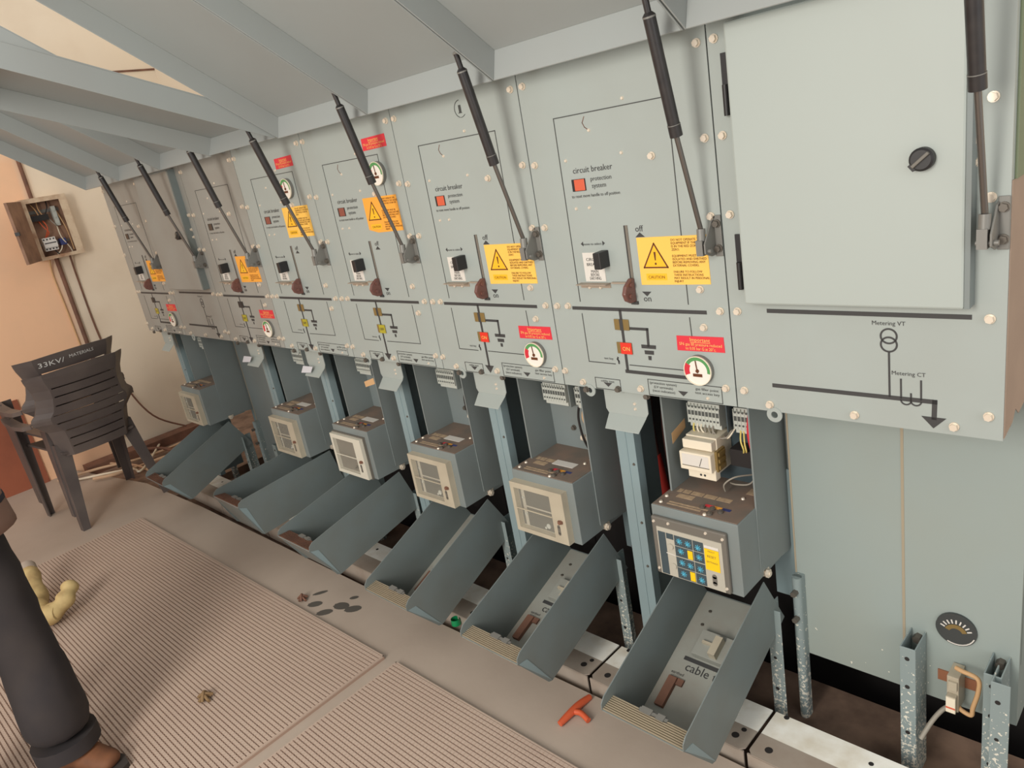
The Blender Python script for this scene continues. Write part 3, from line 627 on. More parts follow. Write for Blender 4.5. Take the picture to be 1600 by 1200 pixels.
LBL = {
 1: 'leftmost grey switchgear cabinet of the row, end of its fascia beside the bare wall',
 2: 'grey switchgear cabinet with plain raised door, between the leftmost two orange caution labels',
 3: 'dusty grey switchgear cabinet under the only low-hanging canopy neighbour, right of the far metering door',
 4: 'grey switchgear cabinet whose canopy hangs lowest, caution label and gauge high on its fascia',
 5: 'grey switchgear cabinet with clipped-corner orange caution label high on fascia, gauge behind its strut',
 6: 'grey switchgear cabinet with a hand-drawn circled 1 at the top and a red ON flag',
 7: 'grey switchgear cabinet with a relay box full of blue dials and a cream ammeter',
 8: 'rightmost grey switchgear cabinet with large plain metering door and round knob'}
LBL[3] = 'dusty grey switchgear cabinet just right of the far narrow metering door, dark empty trip window'
TILT = {1: 21.5, 3: 4.2, 4: 11.4, 5: 22.0, 6: 19.5, 7: 22.0}
ROOT = {}
for u in range(1, 9):
    r = empty('switchgear_cabinet', (X0+UW*(u-1), 0, 0), LBL[u], 'switchgear', 'grey switchgear cabinets in the row')
    ROOT[u] = r
    pm = 'brownish' if u <= 3 else 'panel'
    fascia(r, pm); canopy(r, u); gas_strut(r, u)
    if u in (2, 8):
        bd = metering(r, u, u == 2)
    else:
        bolts(r, PB); bolts(r, PS, 'screw', smallscrew)
        if u != 5 and u != 4: pass
        mimic(r, u, u in (1, 7), u in (4, 5)); breaker_controls(r, u)
        lower_frame(r, u, TILT[u])
        if u in (4, 5):
            gauge(r, .352 if u == 4 else .392, 1.533); red_label(r, .304 if u == 4 else .339, 1.637, rot=math.radians(0))
            if u == 4: caution(r, .268, 1.470, 'orange')
            else: caution(r, .276, 1.466, 'orange2', cut=True)
        else:
            gauge(r, .4165, 1.0025); red_label(r, .364, 1.079)
            caution(r, .287, 1.304, 'orange' if u >= 6 else 'orange2')
    posts(r, u)
# handwriting and single pieces
for u in (5, 6, 7):
    obj('paint_scratch', MB().line([(.186, 1.578), (.179, 1.566), (.184, 1.556), (.192, 1.550)], .0016), 'rust', ROOT[u])
obj('handwritten_mark', text(MB().disc((.293, 1.655), .022, -.0008, 0, 26, 3.4, 5.9+.4, .0203).disc((.293, 1.655), .022, -.0008, 0, 26, 2.4, 3.3, .0206), '1', .292, 1.645, width=.009, size=.028, align='C').line([(.285, 1.645), (.297, 1.645)], .0016), 'inkthin', ROOT[6])
r = ROOT[7]
am = obj('ammeter', MB().box(.289, .375, .105, .176, .683, .779).box(.291, .373, .083, .105, .752, .776).box(.287, .375, .07, .105, .698, .747).box(.300, .378, .083, .105, .672, .70), 'plastic', r, bevel=.0015)
obj('scale', MB().quadxz([(.294, .7425), (.369, .7425), (.369, .712), (.294, .712)], .0694), 'white', am).location.y = 0
obj('needle', MB().line([(.343, .714), (.351, .736)], .0014, .0686).line([(.294, .7105), (.369, .7105)], .0012, .0688).disc((.336, .683), .0032, .0824, .084, 10).disc((.347, .683), .0032, .0824, .084, 10), 'ink', am)
obj('side_terminals', MB().box(.375, .382, .09, .13, .695, .75).box(.382, .386, .095, .125, .70, .71).box(.382, .386, .095, .125, .718, .728).box(.382, .386, .095, .125, .736, .746), 'brass', am)
def wires(cols, pts, par, rad=.0022):
    for c, p in zip(cols, pts): obj('wire', MB().tube(p, rad), c, par)
wp = []
for k in range(6):
    x = .296+k*.011; wp.append([(x, .14, .80), (x+.002, .13, .788), (x+.004+.004*(k % 3), .135, .772), (x+.01, .16, .762)])
wires(['wireyel', 'plastic', 'plastic', 'cablegrey', 'cablegrey', 'cablegrey'], wp, r)
wires(['cablegrey', 'wireyel', 'wireyel', 'cablegrey', 'cablegrey', 'plastic'],
      [[(.345, .14, .795), (.36, .125, .775), (.39, .13, .775), (.40, .15, .80)], [(.425, .14, .80), (.43, .125, .775), (.436, .125, .75), (.425, .14, .73)], [(.432, .14, .80), (.44, .125, .77), (.443, .125, .748), (.43, .145, .735)],
       [(.39, .10, .64), (.395, .09, .665), (.42, .10, .685), (.45, .14, .68)], [(.395, .12, .655), (.42, .11, .66), (.45, .12, .665), (.46, .15, .69)], [(.37, .15, .765), (.395, .13, .775), (.41, .14, .80)]], r)
obj('red_cable', MB().tube([(.462, .13, .86), (.46, .12, .80), (.468, .125, .74), (.474, .15, .69)], .009), 'red', r)
obj('transformer_block', MB().box(.395, .47, .13, .176, .70, .745), 'interior', r)
obj('rating_sticker', MB().px([(.085, .755), (.15, .775), (.15, .80), (.085, .785)], .2604, .2610), 'tan', r)
cb = obj('power_cable', MB().tube([(.02, .36, .95), (.01, .33, .80), (.018, .31, .66), (.05, .30, .47), (.075, .30, .30)], .024, 12), 'cablebrown', r)
obj('red_sleeve', MB().tube([(.030, .304, .585), (.042, .301, .515), (.055, .30, .44)], .026, 12), 'cablered', cb)
obj('power_cable', MB().tube([(.10, .36, .95), (.088, .34, .80), (.083, .33, .66), (.09, .33, .5), (.10, .33, .3)], .022, 12), 'cablebrown', r)
obj('wire', MB().tube([(.205, .12, .56), (.222, .10, .50), (.228, .09, .44), (.226, .10, .36), (.235, .11, .31)], .003), 'tan', r)
obj('wire', MB().tube([(.205, .12, .46), (.222, .10, .435), (.227, .10, .40)], .003), 'tan', r)
for u in (5, 6):
    obj('wire', MB().tube([(.43, .14, .80), (.437, .12, .77), (.445, .12, .74), (.44, .13, .70)], .0028), 'tan', ROOT[u])
    obj('wire', MB().tube([(.41, .14, .79), (.42, .12, .76), (.428, .12, .70), (.43, .14, .65)], .0035), 'interior', ROOT[u])
    obj('fuse_holder', MB().cyl((.41, .135, .695), (.45, .135, .695), .010, 14), 'bolt', ROOT[u])
# metering cabinet at the right: counter dial, terminal, side plates
r = ROOT[8]
dl = obj('counter_dial', MB().disc((.3765, .338), .042, .214, .2205, 32), 'dialblack', r)
def marks():
    m = MB()
    for k in range(9):
        t = -1.15+k*.29; c, s = math.cos(t), math.sin(t)
        m.line([(.3765+.026*s, .330+.026*c), (.3765+.033*s, .330+.033*c)], .003, .2132)
    m.disc((.3765, .338), .040, .2130, .2145, 32, 1.9, 3.6, .0375)
    return m
obj('dial_marks', marks, 'white', dl)
obj('number_wheels', MB().disc((.3765, .328), .024, .2128, .2145, 24, -1.2, 1.2, .014), 'brass', dl)
cbar = obj('copper_bar', MB().box(.339, .424, .217, .22, .182, .211), 'copper', r)
fs = obj('fuse_block', MB().box(.372, .396, .165, .217, .150, .245).box(.374, .394, .15, .165, .155, .20).box(.376, .394, .158, .168, .212, .235), 'cover', r, bevel=.001)
obj('label', MB().box(.3745, .3935, .149, .151, .157, .198), 'plastic', fs)
obj('red_mark', MB().box(.3745, .3935, .1482, .150, .168, .172), 'win_red', fs)
obj('loop_cable', MB().tube([(.386, .18, .262), (.40, .175, .262), (.432, .17, .258), (.434, .168, .225), (.424, .17, .175), (.42, .172, .150), (.40, .175, .152), (.39, .18, .158)], .0052, 8), 'tan', fs)
obj('cable', MB().tube([(.378, .175, .155), (.362, .165, .14), (.345, .15, .11), (.33, .12, .075)], .0055, 8), 'cablegrey', fs)
obj('side_plate', MB().px([(.003, ZB+.004), (.06, ZB+.012), (.08, ZB+.03), (.105, ZB+.012), (.16, ZB+.02), (.57, ZB+.02), (.57, 1.365), (.003, 1.365)], .4986, .5), 'sidebrown', r)
obj('green_side_plate', MB().box(.4986, .5025, .018, .57, 1.365, ZT), 'greenplate', r)
bolts(r, [], 'bolt')

# paper tags tucked on the latch plates
def tag(u, x, z, label, mt, name, rot=0):
    o = obj(name, MB().py([(0, 0), (.07, .006), (.075, .03), (.004, .028)][::-1], 0, .0012), mt, None, (X0+UW*(u-1)+x, -.015, z)); o.rotation_euler = (math.radians(-28), rot, 0)
    return setp(o, label, 'paper tag')
tag(3, .09, .832, 'left one of the two white paper tags hanging below the fascias', 'paper', 'paper_tag')
tag(4, .105, .83, 'right one of the two white paper tags hanging below the fascias', 'paper', 'paper_tag')
o = obj('paper_tag', MB().py([(0, 0), (.062, .018), (.06, .04), (-.002, .02)][::-1], 0, .002), 'tan', None, (X0+UW*4+.055, -.018, .818)); setp(o, 'tan folded strip of tape sticking out left of a latch plate', 'tape'); o.name = 'tape_strip'

# ------------------------------------------------------------------ rubber mats
def ribmat(name, x0, x1, y0, y1, rz, label):
    r = empty(name, (x1, y1, 0), label, 'rubber mat', 'ribbed rubber mats in front of the row', rz)
    Lx = x1-x0; Ly = y1-y0
    b = obj('backing', MB().box(-Lx, 0, -Ly, 0, 0, .009), 'matbase', r)
    m = MB(); pitch = .0139
    for k in range(int(Ly/pitch)):
        y = -.006-k*pitch
        m.px([(y, .009), (y-.0008, .0145), (y-.0102, .0145), (y-.011, .009)], -Lx+.004, -.004)
    obj('ribs', m, 'mat', b)
    m = MB()
    for k in range(int(Lx/.0139)): m.box(-Lx+.01+k*.0139, -Lx+.0109+k*.0139, -Ly+.003, -.003, .012, .0147)
    obj('cross_grooves', m, 'matbase', b)
    obj('border', MB().box(-.004, .0, -Ly, 0, .009, .0145).box(-Lx, -Lx+.004, -Ly, 0, .009, .0145).box(-Lx, 0, -.005, 0, .009, .0145), 'mat', b)
    return r
ribmat('rubber_mat', -4.09, -1.948, -2.3, -.372, math.radians(1.0), 'long beige ribbed rubber mat lying before the far cabinets, the dark trouser leg over it')
ribmat('rubber_mat', -1.885, .35, -2.3, -.352, math.radians(.4), 'beige ribbed rubber mat at the bottom centre, nearer the camera')

# ------------------------------------------------------------------ stacked chairs
def chair_back(x, z):        # rear surface of the backrest: returns local y for lateral x at height z
    t = (z-.40)/.45
    return -.19-.09*t-.02*t*t-.045*(1-(x/.24)**2)
def half_w(z):
    K = [(.40, .19), (.50, .20), (.56, .212), (.60, .262), (.63, .268), (.66, .238), (.72, .220), (.78, .226), (.83, .246), (.86, .252)]
    for (a, wa), (b, wb) in zip(K, K[1:]):
        if z <= b: return wa+(wb-wa)*(z-a)/(b-a)
    return K[-1][1]
def chair_meshes():
    # back
    us = [-1, -.86, -.74, -.70]+[-.70+1.4*i/14 for i in range(1, 14)]+[.70, .74, .86, 1]
    zs = [.40, .415, .43]; slots = []
    z = .445
    for k in range(8):
        slots.append((z, z+.007)); zs += [z, z+.007]; z += .0478
    zs += [.60, .62, .64, .66, .81, .82, .84, .86]; zs = sorted(set(round(q, 4) for q in zs))
    mb = MB(); n = len(us); th = .009
    def pt(u, z_, off):
        w = half_w(z_); x = u*w; y = chair_back(max(-.24, min(.24, x)), z_)
        if abs(u) > .74: y += (abs(u)-.74)*.22        # side wings sweep forward
        return (x, y+off, z_+(.012*(1-u*u) if z_ > .85 else 0))
    V = [pt(u, z_, 0) for z_ in zs for u in us]+[pt(u, z_, th) for z_ in zs for u in us]
    nz = len(zs); F = []; solid = {}
    for j in range(nz-1):
        for i in range(n-1):
            hole = any(abs(zs[j]-a) < 1e-4 for a, b in slots) and us[i] >= -.701 and us[i+1] <= .701
            solid[i, j] = not hole
    for (i, j), s in solid.items():
        if not s: continue
        a, b, c, d = j*n+i, j*n+i+1, (j+1)*n+i+1, (j+1)*n+i; o = nz*n
        F.append((a, b, c, d)); F.append((o+a, o+d, o+c, o+b))
        for (di, dj), (p, q) in {(0, -1): (a, b), (1, 0): (b, c), (0, 1): (c, d), (-1, 0): (d, a)}.items():
            if not solid.get((i+di, j+dj), False): F.append((q, p, o+p, o+q))
    mb.add(V, F)
    back = mb
    # seat: shallow dished slab
    seat = MB(); us2 = [-1+i/5 for i in range(11)]; ys = [-.20+i*.055 for i in range(9)]
    def sp(u, y, off):
        w = .19+.035*(y+.2)/.44; return (u*w, y, .415+.012*(u*u)+.02*((y+.2)/.44)-(.02 if y > .23 else 0)+off)
    V = [sp(u, y, 0) for y in ys for u in us2]+[sp(u, y, -.012) for y in ys for u in us2]; n2 = 11; o = n2*9; F = []
    for j in range(8):
        for i in range(10):
            a, b, c, d = j*n2+i, j*n2+i+1, (j+1)*n2+i+1, (j+1)*n2+i; F += [(a, b, c, d), (o+a, o+d, o+c, o+b)]
    for j in range(8): F += [(j*n2, (j+1)*n2, o+(j+1)*n2, o+j*n2), (j*n2+10, o+j*n2+10, o+(j+1)*n2+10, (j+1)*n2+10)]
    for i in range(10): F += [(i, o+i, o+i+1, i+1), (80+8+i, 88+i+1, o+88+i+1, o+88+i)]
    seat.add(V, F)
    def angle_leg(top, bot, w0, w1, sx, sy_):       # L-section tapering leg
        m = MB(); t = .006
        def ring(p, w): x, y, z = p; return [(x, y, z), (x-sx*w, y, z), (x-sx*w, y-sy_*t, z), (x-sx*t, y-sy_*t, z), (x-sx*t, y-sy_*w, z), (x, y-sy_*w, z)]
        a = ring(top, w0); b = ring(bot, w1)
        return m.add(a+b, [tuple(range(6)), tuple(range(11, 5, -1))]+[(i, 6+i, 6+(i+1) % 6, (i+1) % 6) for i in range(6)])
    legs = []
    for s in (-1, 1):
        legs.append(angle_leg((s*.205, -.17, .47), (s*.245, -.25, 0), .075, .038, s, -1))
        legs.append(angle_leg((s*.272, .20, .625), (s*.25, .245, 0), .075, .04, s, 1))
    arms = []
    for s in (-1, 1):
        m = MB(); P = [(-.165, .255, .615, .03), (-.10, .275, .605, .04), (0, .283, .605, .048), (.10, .282, .615, .05), (.19, .272, .625, .046), (.215, .266, .615, .03)]
        V = []
        for y, x, z_, w in P: V += [(s*(x-w/2), y, z_+.004), (s*(x+w/2), y, z_), (s*(x+w/2), y, z_-.022), (s*(x+w/2-.006), y, z_-.022), (s*(x+w/2-.006), y, z_-.007), (s*(x-w/2), y, z_-.005)]
        F = [(k*6+i, k*6+(i+1) % 6, (k+1)*6+(i+1) % 6, (k+1)*6+i) for k in range(len(P)-1) for i in range(6)]+[tuple(range(6)), tuple(range(len(P)*6-6, len(P)*6))[::-1]]
        arms.append(m.add(V, F))
    return back, seat, legs, arms
bk, se, lg, ar = chair_meshes()
def writing(body, x_, z_, w_, s_):
    m = MB()
    text(m, body, x_, z_, width=w_, size=s_)
    out = []
    for x, y, z in m.v:
        z2 = z+.0
        out.append((-x*-1, chair_back(max(-.24, min(.24, x)), z2)-.0016, z2))
    m.v = out; return m
CH = (-4.565, -.425); RZ = math.atan2(-.1, -.995)-PI/2
def chair(dz, dy, label, wr):
    r = empty('plastic_chair', (CH[0]+dy*math.cos(RZ+PI/2), CH[1]+dy*math.sin(RZ+PI/2), dz), label, 'chair', 'stacked plastic chairs', RZ)
    obj('backrest', bk, 'chair', r, key='cbackr'); obj('seat', se, 'chair', r, key='cseat')
    for i, l in enumerate(lg): obj('leg', l, 'chair', r, key='cleg%d' % i)
    for i, a in enumerate(ar): obj('armrest', a, 'chair', r, key='carm%d' % i)
    if wr:
        obj('lettering', writing('33KV/', -.165, .817, .12, .036), 'chalk', r); obj('lettering', writing('MATERIALS', -.02, .828, .125, .024), 'chalk', r)
    return r
chair(0, 0, 'lower of the two stacked dark plastic armchairs, its slatted back facing the camera', False)
chair(.075, .055, 'upper of the two stacked dark plastic armchairs, with white handwriting on its top rail', True)

# ------------------------------------------------------------------ wall box, conduits, floor cables
wb = empty('distribution_box', (-5.44, 0, 1.355), 'open rusty cream distribution box on the wall with its door swung left', 'distribution box')
bx = lambda a, b, c, d, e, f: MB().box(a, b, c, d, e, f)
obj('case', MB().box(0, .006, -.135, .118, 0, .372).box(.006, .11, -.135, -.129, 0, .372).box(.006, .11, .112, .118, 0, .372).box(.006, .11, -.129, .112, 0, .006).box(.006, .11, -.129, .112, .366, .372)
    .box(.104, .11, -.129, -.11, .006, .366).box(.104, .11, .075, .112, .006, .366).box(.104, .11, -.11, .075, .006, .02).box(.104, .11, -.11, .075, .345, .366), 'boxmetal', wb)
obj('back_panel', MB().box(.006, .012, -.129, .112, .006, .366), 'boxdark', wb)
d = obj('door', MB().box(0, .004, -.24, 0, 0, .36).box(-.012, 0, -.24, -.236, 0, .36), 'boxdark', wb, (.112, -.135, .004)); d.rotation_euler.z = math.radians(60)
obj('lock', MB().box(-.012, .012, -.244, -.225, .17, .19), 'black', d)
bk_ = obj('circuit_breaker', MB().box(.03, .075, -.085, -.01, .05, .13).box(.075, .088, -.085, -.01, .07, .108), 'mcbwhite', wb)
m = MB()
for k in range(4): m.box(.075, .0765, -.081+k*.0187, -.072+k*.0187, .115, .124).box(.075, .0765, -.081+k*.0187, -.072+k*.0187, .056, .065)
m.box(.088, .0895, -.08, -.015, .094, .1)
obj('terminals', m, 'ink', bk_)
obj('bus_cover', MB().box(.02, .06, -.105, .0, .235, .27), 'black', wb)
obj('neutral_bar', MB().box(.02, .05, .03, .055, .19, .31).box(.05, .056, .034, .05, .20, .21).box(.05, .056, .034, .05, .24, .25).box(.05, .056, .034, .05, .28, .29), 'termgrey', wb)
obj('fuse', MB().box(.02, .06, .015, .05, .07, .11), 'blue2', wb)
obj('din_rail', MB().box(.014, .02, -.11, .08, .085, .10).box(.014, .02, -.11, .08, .28, .30), 'bracket', wb)
for c, p in (('torange', [(.03, -.06, .25), (.06, -.05, .20), (.065, -.03, .16), (.04, -.05, .13)]), ('torange', [(.03, -.04, .25), (.07, -.03, .19), (.05, -.055, .13)]), ('cablegrey', [(.03, 0, .25), (.06, .02, .20), (.04, .04, .19)]), ('tan', [(.03, -.08, .36), (.05, -.06, .31), (.05, -.05, .27)]), ('tan', [(.03, -.03, .36), (.05, -.04, .31), (.05, -.03, .27)]),
             ('black', [(.03, .02, .36), (.06, .01, .31), (.05, -.01, .27)]), ('plastic', [(.03, .035, .2), (.06, .03, .12), (.05, .06, .05), (.04, .07, .01)]), ('plastic', [(.04, .03, .09), (.06, .01, .05), (.05, -.02, .02)]), ('tan', [(.03, .06, .28), (.06, .075, .16), (.05, .08, .03)]), ('black', [(.04, -.03, .06), (.06, -.02, .03), (.05, .0, .005)])):
    obj('wire', MB().tube(p, .0035), c, wb)
def cable(name, pts, r_, mt, label, cat): return setp(obj(name, MB().tube(pts, r_), mt), label, cat)
cable('conduit', [(-5.425, -.045, 1.728), (-5.425, -.042, 1.95), (-5.425, -.04, 2.41)], .012, 'rust', 'brown conduit rising from the top of the wall box', 'conduit')
cable('conduit', [(-5.425, -.03, 1.352), (-5.425, -.03, .9), (-5.425, -.03, .1)], .013, 'rust', 'thick brown conduit running down the wall from the open box', 'conduit')
cable('wall_cable', [(-5.40, -.075, 1.352), (-5.43, -.08, 1.25), (-5.43, -.075, 1.0), (-5.432, -.07, .55), (-5.42, -.06, .05)], .005, 'tan', 'thin tan cable hanging from the left of the box bottom', 'cable')
cable('wall_cable', [(-5.40, .045, 1.352), (-5.43, .05, 1.2), (-5.432, .055, .8), (-5.43, .10, .45), (-5.40, .20, .18), (-5.36, .38, .03)], .006, 'rust', 'thin dark cable running from the box bottom behind the stacked chairs', 'cable')
for k, (pts, mt, rr, lab) in enumerate([
    ([(-5.30, -.50, .02), (-5.22, -.28, .02), (-5.12, .05, .0), (-5.2, .6, .0)], 'cabletan', .009, 'tan floor cable nearest the wall behind the chairs'),
    ([(-5.05, -.36, .02), (-4.95, -.22, .02), (-4.98, .02, .0), (-4.90, .55, .0)], 'cabletan', .010, 'pale floor cable lying under the stacked chairs'),
    ([(-5.35, -.2, .0), (-5.0, -.12, .015), (-4.7, -.05, .0), (-4.55, .3, .0)], 'cabletan', .008, 'pale cable bending towards the leftmost cabinet'),
    ([(-5.2, -.42, .01), (-4.92, -.18, .03), (-4.8, -.16, .03), (-4.95, -.05, .02), (-5.3, .15, .0)], 'plastic', .007, 'cream looped cable on the floor behind the chairs'),
    ([(-5.38, .0, .0), (-5.1, .12, .01), (-4.7, .12, .0), (-4.35, .25, .0)], 'rust', .012, 'brown cable on the dirt floor beside the wall')]):
    setp(obj('floor_cable', MB().tube(pts, rr), mt), lab, 'cable', 'loose cables on the floor')
setp(obj('timber_plank', MB().box(-5.40, -5.28, -.32, .6, -.03, .03), 'rust'), 'brown plank along the foot of the wall behind the chairs', 'plank')

# ------------------------------------------------------------------ small things on the floor
t = empty('tee_handle', (-1.252, -.205, 0), 'orange plastic T-shaped key handle on the floor before the nearest tray', 'handle')
obj('grip_bar', MB().tube([(-.002, -.066, .010), (0, -.02, .013), (.0, .02, .012), (.002, .065, .006)], lambda q: .0085+.003*math.sin(q*PI), 10), 'torange', t)
obj('stem', MB().tube([(0, -.012, .012), (.025, -.005, .014), (.058, -.012, .010)], .0085, 10), 'torange', t)
setp(obj('bottle_cap', MB().cyl((0, 0, 0), (0, 0, .022), .017, 24, r2=.016, cap=False).cyl((0, 0, 0), (0, 0, .022), .0145, 24, cap=False).cyl((0, 0, 0), (0, 0, .002), .0165, 24), 'green', None, (-1.872, -.112, .0)), 'small green plastic cap on the floor edge between two trays', 'cap')
gv = empty('work_glove', (-3.46, -1.0, .024), 'yellow-tan crumpled leather glove lying on the ribbed mat behind the trouser leg', 'glove')
obj('palm', MB().tube([(-.27, .005, .11), (-.17, -.01, .085), (-.08, -.03, .05), (-.0, -.05, .042), (.07, -.04, .04), (.115, -.0, .045)], lambda q: .034+.012*math.sin(q*3.0)+.005*math.sin(q*23), 16), 'glove', gv)
obj('thumb', MB().tube([(.09, -.02, .042), (.09, .03, .06), (.06, .07, .085), (.03, .09, .10)], lambda q: .038-.008*q+.004*math.sin(q*17), 16), 'glove', gv)
obj('lining', MB().tube([(-.31, .01, .12), (-.265, .006, .11)], .036, 12), 'glovegrey', gv)
for k, (x, y, a, b, ro) in enumerate([(-2.47, -.325, .030, .018, .2), (-2.385, -.335, .032, .018, .3), (-2.36, -.275, .034, .022, -.1), (-2.30, -.262, .034, .020, .2), (-2.52, -.27, .03, .010, .5), (-2.36, -.215, .018, .01, .3)]):
    P_ = [(a*math.cos(i*PI/10)*(1+.08*math.sin(3*i)), b*math.sin(i*PI/10)) for i in range(20)]
    o = obj('oil_stain', MB().pz(P_, 0, .0008), 'stain', None, (x, y, 0)); o.rotation_euler.z = ro+.5
    setp(o, 'dark oval damp stain on the concrete strip between the mat and the trays', 'stain', 'damp stains on the concrete')
def debris(name, x, y, z, s, label, cat, mt='crumb'):
    m = MB()
    for k in range(5):
        a = k*1.3; m.tube([(s*.5*math.cos(a), s*.3*math.sin(a), s*.1), (0, 0, s*.18+.004*k), (-s*.4*math.cos(a+.5), -s*.4*math.sin(a+.5), s*.12)], s*.09, 6, 3)
    setp(obj(name, m, mt, None, (x, y, z)), label, cat)
debris('dry_leaf', -2.31, -.84, .0145, .06, 'shrivelled brown debris lying in the middle of the far mat', 'debris')
debris('brick_chip', -2.545, -.335, .0, .05, 'small brown chip at the mat edge beside the damp stains', 'debris', 'rust')

# ------------------------------------------------------------------ person at the left edge
pr = empty('person', (-2.45, -1.325, 0), 'person at the left edge in tan shirt, dark trousers and brown shoe', 'person', rz=0)
def skinned(name, joints, edges, mt, parent, root=0, sub=2):
    me = bpy.data.meshes.new(name); me.from_pydata([j[0] for j in joints], edges, []); me.materials.append(M[mt])
    o = bpy.data.objects.new(name, me); COL.objects.link(o); o.parent = parent
    s_ = o.modifiers.new('skin', 'SKIN'); s_.use_smooth_shade = True
    for i, j in enumerate(joints):
        r_ = j[1]; me.skin_vertices[0].data[i].radius = r_ if isinstance(r_, tuple) else (r_, r_)
    me.skin_vertices[0].data[root].use_root = True
    if sub: q = o.modifiers.new('sub', 'SUBSURF'); q.levels = sub; q.render_levels = sub
    return o
# faces +x, left side is +y
J = [((0, 0, .90), (.11, .15)), ((0, .0, 1.10), (.10, .14)), ((.0, 0, 1.30), (.11, .16)), ((-.01, 0, 1.42), (.07, .10)), ((.0, 0, 1.475), .050), ((.012, 0, 1.555), (.052, .050)), ((.022, 0, 1.625), (.082, .070)), ((.018, 0, 1.69), (.086, .074)),
     ((.0, .10, .82), .085), ((.05, .11, .48), .06), ((.06, .11, .10), .042), ((.0, -.11, .82), .085), ((.0, -.12, .48), .06), ((-.02, -.13, .10), .042),
     ((-.01, .17, 1.38), .052), ((-.02, .235, 1.11), .042), ((.19, .075, 1.0), .030), ((-.01, -.17, 1.38), .052), ((-.02, -.235, 1.11), .042), ((.20, -.085, 1.02), .030)]
E_ = [(0, 1), (1, 2), (2, 3), (3, 4), (4, 5), (5, 6), (6, 7), (0, 8), (8, 9), (9, 10), (0, 11), (11, 12), (12, 13), (2, 14), (14, 15), (15, 16), (2, 17), (17, 18), (18, 19)]
body = skinned('body', J, E_, 'skin', pr)
for s_, (hx, hy, hz) in ((1, (.19, .075, 1.0)), (-1, (.20, -.085, 1.02))):      # hands: palm, four fingers, thumb
    hp = [((hx, hy, hz), .027), ((hx+.04, hy-.01*s_, hz-.01), (.024, .024)), ((hx+.08, hy-.02*s_, hz-.015), (.026, .022))]; he = [(0, 1), (1, 2)]
    obj_h = skinned('hand', hp, he, 'skin', body)
    for f in range(4):
        oy = (-.026+.0175*f); L = (.06, .072, .075, .062)[f]; b0 = (hx+.085, hy-.02*s_+oy, hz-.015)
        skinned('finger', [(b0, .009), ((b0[0]+L*.5, b0[1]-.004*s_, b0[2]-.012), .0085), ((b0[0]+L*.8, b0[1]-.008*s_, b0[2]-.034), .0078), ((b0[0]+L*.85, b0[1]-.008*s_, b0[2]-.052), .006)], [(0, 1), (1, 2), (2, 3)], 'skin', body, sub=1)
    skinned('thumb', [((hx+.03, hy+.03*s_, hz), .011), ((hx+.06, hy+.045*s_, hz-.005), .010), ((hx+.09, hy+.04*s_, hz-.015), .008)], [(0, 1), (1, 2)], 'skin', body, sub=1)
obj('nose', MB().tube([(.098, 0, 1.655), (.112, 0, 1.635), (.121, 0, 1.618), (.104, 0, 1.612)], lambda q: .007+.007*q, 10), 'skin', body)
for sg in (-1, 1):
    e = obj('eye', MB().cyl((.088, .030*sg, 1.655), (.1005, .030*sg, 1.655), .011, 14, r2=.007), 'white', body)
    obj('iris', MB().cyl((.1, .030*sg, 1.655), (.1022, .030*sg, 1.655), .0045, 12), 'hair', e)
    obj('eyebrow', MB().tube([(.098, .016*sg, 1.676), (.099, .030*sg, 1.680), (.092, .045*sg, 1.674)], .004, 6), 'hair', body)
    obj('ear', MB().tube([(.012, .072*sg, 1.665), (.004, .084*sg, 1.67), (.0, .084*sg, 1.645), (.01, .076*sg, 1.622)], .009, 8), 'skin', body)
obj('mouth', MB().tube([(.085, -.025, 1.583), (.098, 0, 1.581), (.085, .025, 1.583)], .006, 8), 'rust', body)
hm = MB(); N = 28; K = 14
hv = [(.012+.104*math.sin(PI*j_/K)*math.cos(2*PI*i_/N), .088*math.sin(PI*j_/K)*math.sin(2*PI*i_/N), 1.668+.108*math.cos(PI*j_/K)) for j_ in range(K+1) for i_ in range(N)]
hf = []
for j_ in range(K):
    for i_ in range(N):
        q = (j_*N+i_, j_*N+(i_+1) % N, (j_+1)*N+(i_+1) % N, (j_+1)*N+i_)
        cx_ = sum(hv[a_][0] for a_ in q)/4; cz_ = sum(hv[a_][2] for a_ in q)/4
        if cz_ > 1.668+.055*max(-1.2, min(1.2, (cx_-.0)/.06)) and cz_ > 1.60: hf.append(q)
hm.add(hv, hf, True)
ho = obj('hair', hm, 'hair', pr); q = ho.modifiers.new('thick', 'SOLIDIFY'); q.thickness = .008
tz = skinned('trousers', [((0, 0, .95), (.10, .125)), ((.01, .095, .78), .098), ((.04, .11, .48), (.088, .088)), ((.045, .115, .36), (.092, .090)), ((.055, .112, .20), (.105, .100)), ((.06, .11, .12), (.092, .090)),
        ((0, -.10, .78), .098), ((0, -.12, .48), .090), ((-.02, -.125, .25), .096), ((-.02, -.13, .09), .09)], [(0, 1), (1, 2), (2, 3), (3, 4), (4, 5), (0, 6), (6, 7), (7, 8), (8, 9)], 'trouser', pr)
dt = bpy.data.textures.new('folds', 'CLOUDS'); dt.noise_scale = .09
q = tz.modifiers.new('folds', 'DISPLACE'); q.texture = dt; q.strength = .022; q.mid_level = .5
obj('cuff', MB().tube([(.06, .11, .13), (.062, .11, .085)], .090, 20), 'trouser', pr)
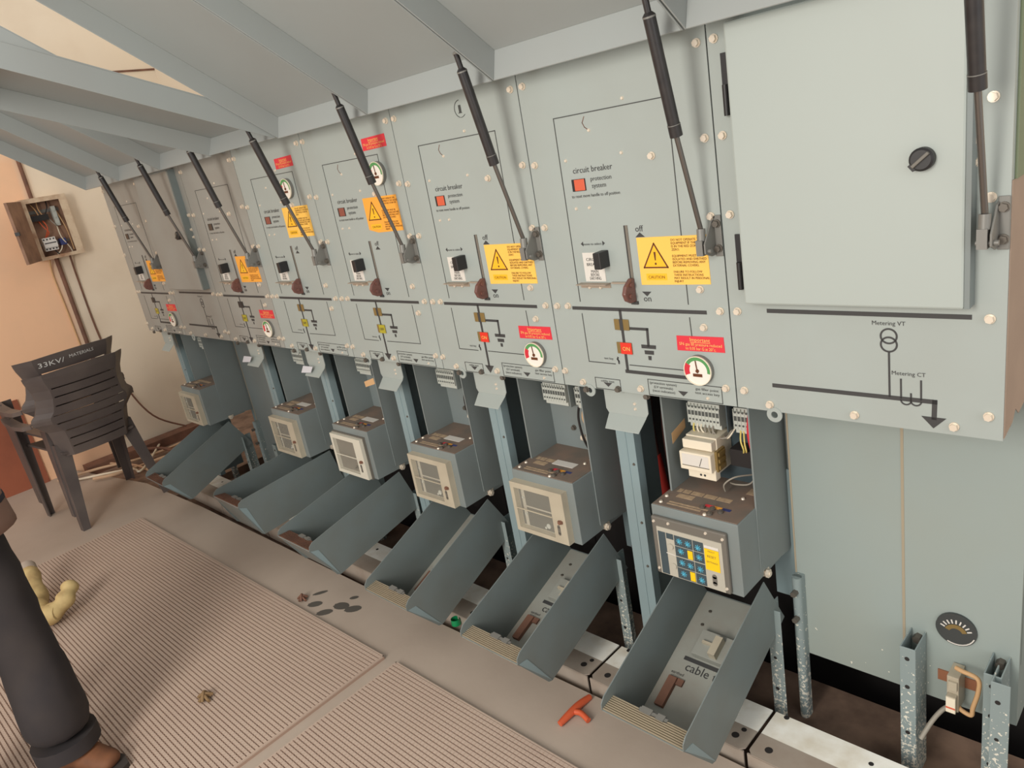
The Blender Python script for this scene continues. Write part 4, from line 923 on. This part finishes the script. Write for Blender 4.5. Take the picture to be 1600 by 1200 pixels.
sh = MB(); n = 28; rings = [(.80, .172, .225), (.83, .170, .222), (.95, .160, .21), (1.15, .145, .18), (1.32, .14, .205), (1.41, .10, .16), (1.46, .062, .075)]
V = [(a*math.cos(2*PI*k/n), b*math.sin(2*PI*k/n), z) for z, a, b in rings for k in range(n)]
sh.add(V, [(j*n+k, j*n+(k+1) % n, (j+1)*n+(k+1) % n, (j+1)*n+k) for j in range(len(rings)-1) for k in range(n)], True)
so = obj('shirt', sh, 'shirt', pr); q = so.modifiers.new('thick', 'SOLIDIFY'); q.thickness = .006
for sg in (1, -1):
    skinned('sleeve', [((-.01, .15*sg, 1.38), .075), ((-.015, .215*sg, 1.22), .066), ((-.02, .238*sg, 1.13), .062)], [(0, 1), (1, 2)], 'shirt', pr)
st = MB(); V = [(a*1.008*math.cos(2*PI*k/n), b*1.008*math.sin(2*PI*k/n), z) for z, a, b in ((.872, .1665, .218), (.886, .1655, .216)) for k in range(n)]
st.add(V, [(k, (k+1) % n, n+(k+1) % n, n+k) for k in range(n)], True)
q = obj('stripe', st, 'stripe', so).modifiers.new('thick', 'SOLIDIFY'); q.thickness = .003
def shoe(x, y, rz):
    s_ = skinned('shoe', [((-.075, 0, .05), (.042, .042)), ((-.02, 0, .055), (.044, .046)), ((.06, 0, .042), (.045, .034)), ((.13, 0, .034), (.044, .026)), ((.165, 0, .032), (.03, .018)), ((-.05, 0, .10), .046)], [(0, 1), (1, 2), (2, 3), (3, 4), (1, 5)], 'shoe', pr, root=1)
    s_.location = (x, y, .012); s_.rotation_euler.z = rz
    so_ = obj('sole', MB().pz([(-.11, -.035), (-.08, -.043), (.06, -.046), (.15, -.04), (.19, -.015), (.19, .015), (.15, .04), (.06, .046), (-.08, .043), (-.11, .035)], .0035, .018), 'sole', s_)
    obj('laces', MB().tube([(.02, -.025, .085), (.03, .0, .092), (.04, .025, .082), (.055, -.025, .078), (.065, 0, .08), (.075, .024, .072)], .004, 6), 'wireyel', s_)
shoe(.06, .11, .5); shoe(-.02, -.13, .1)
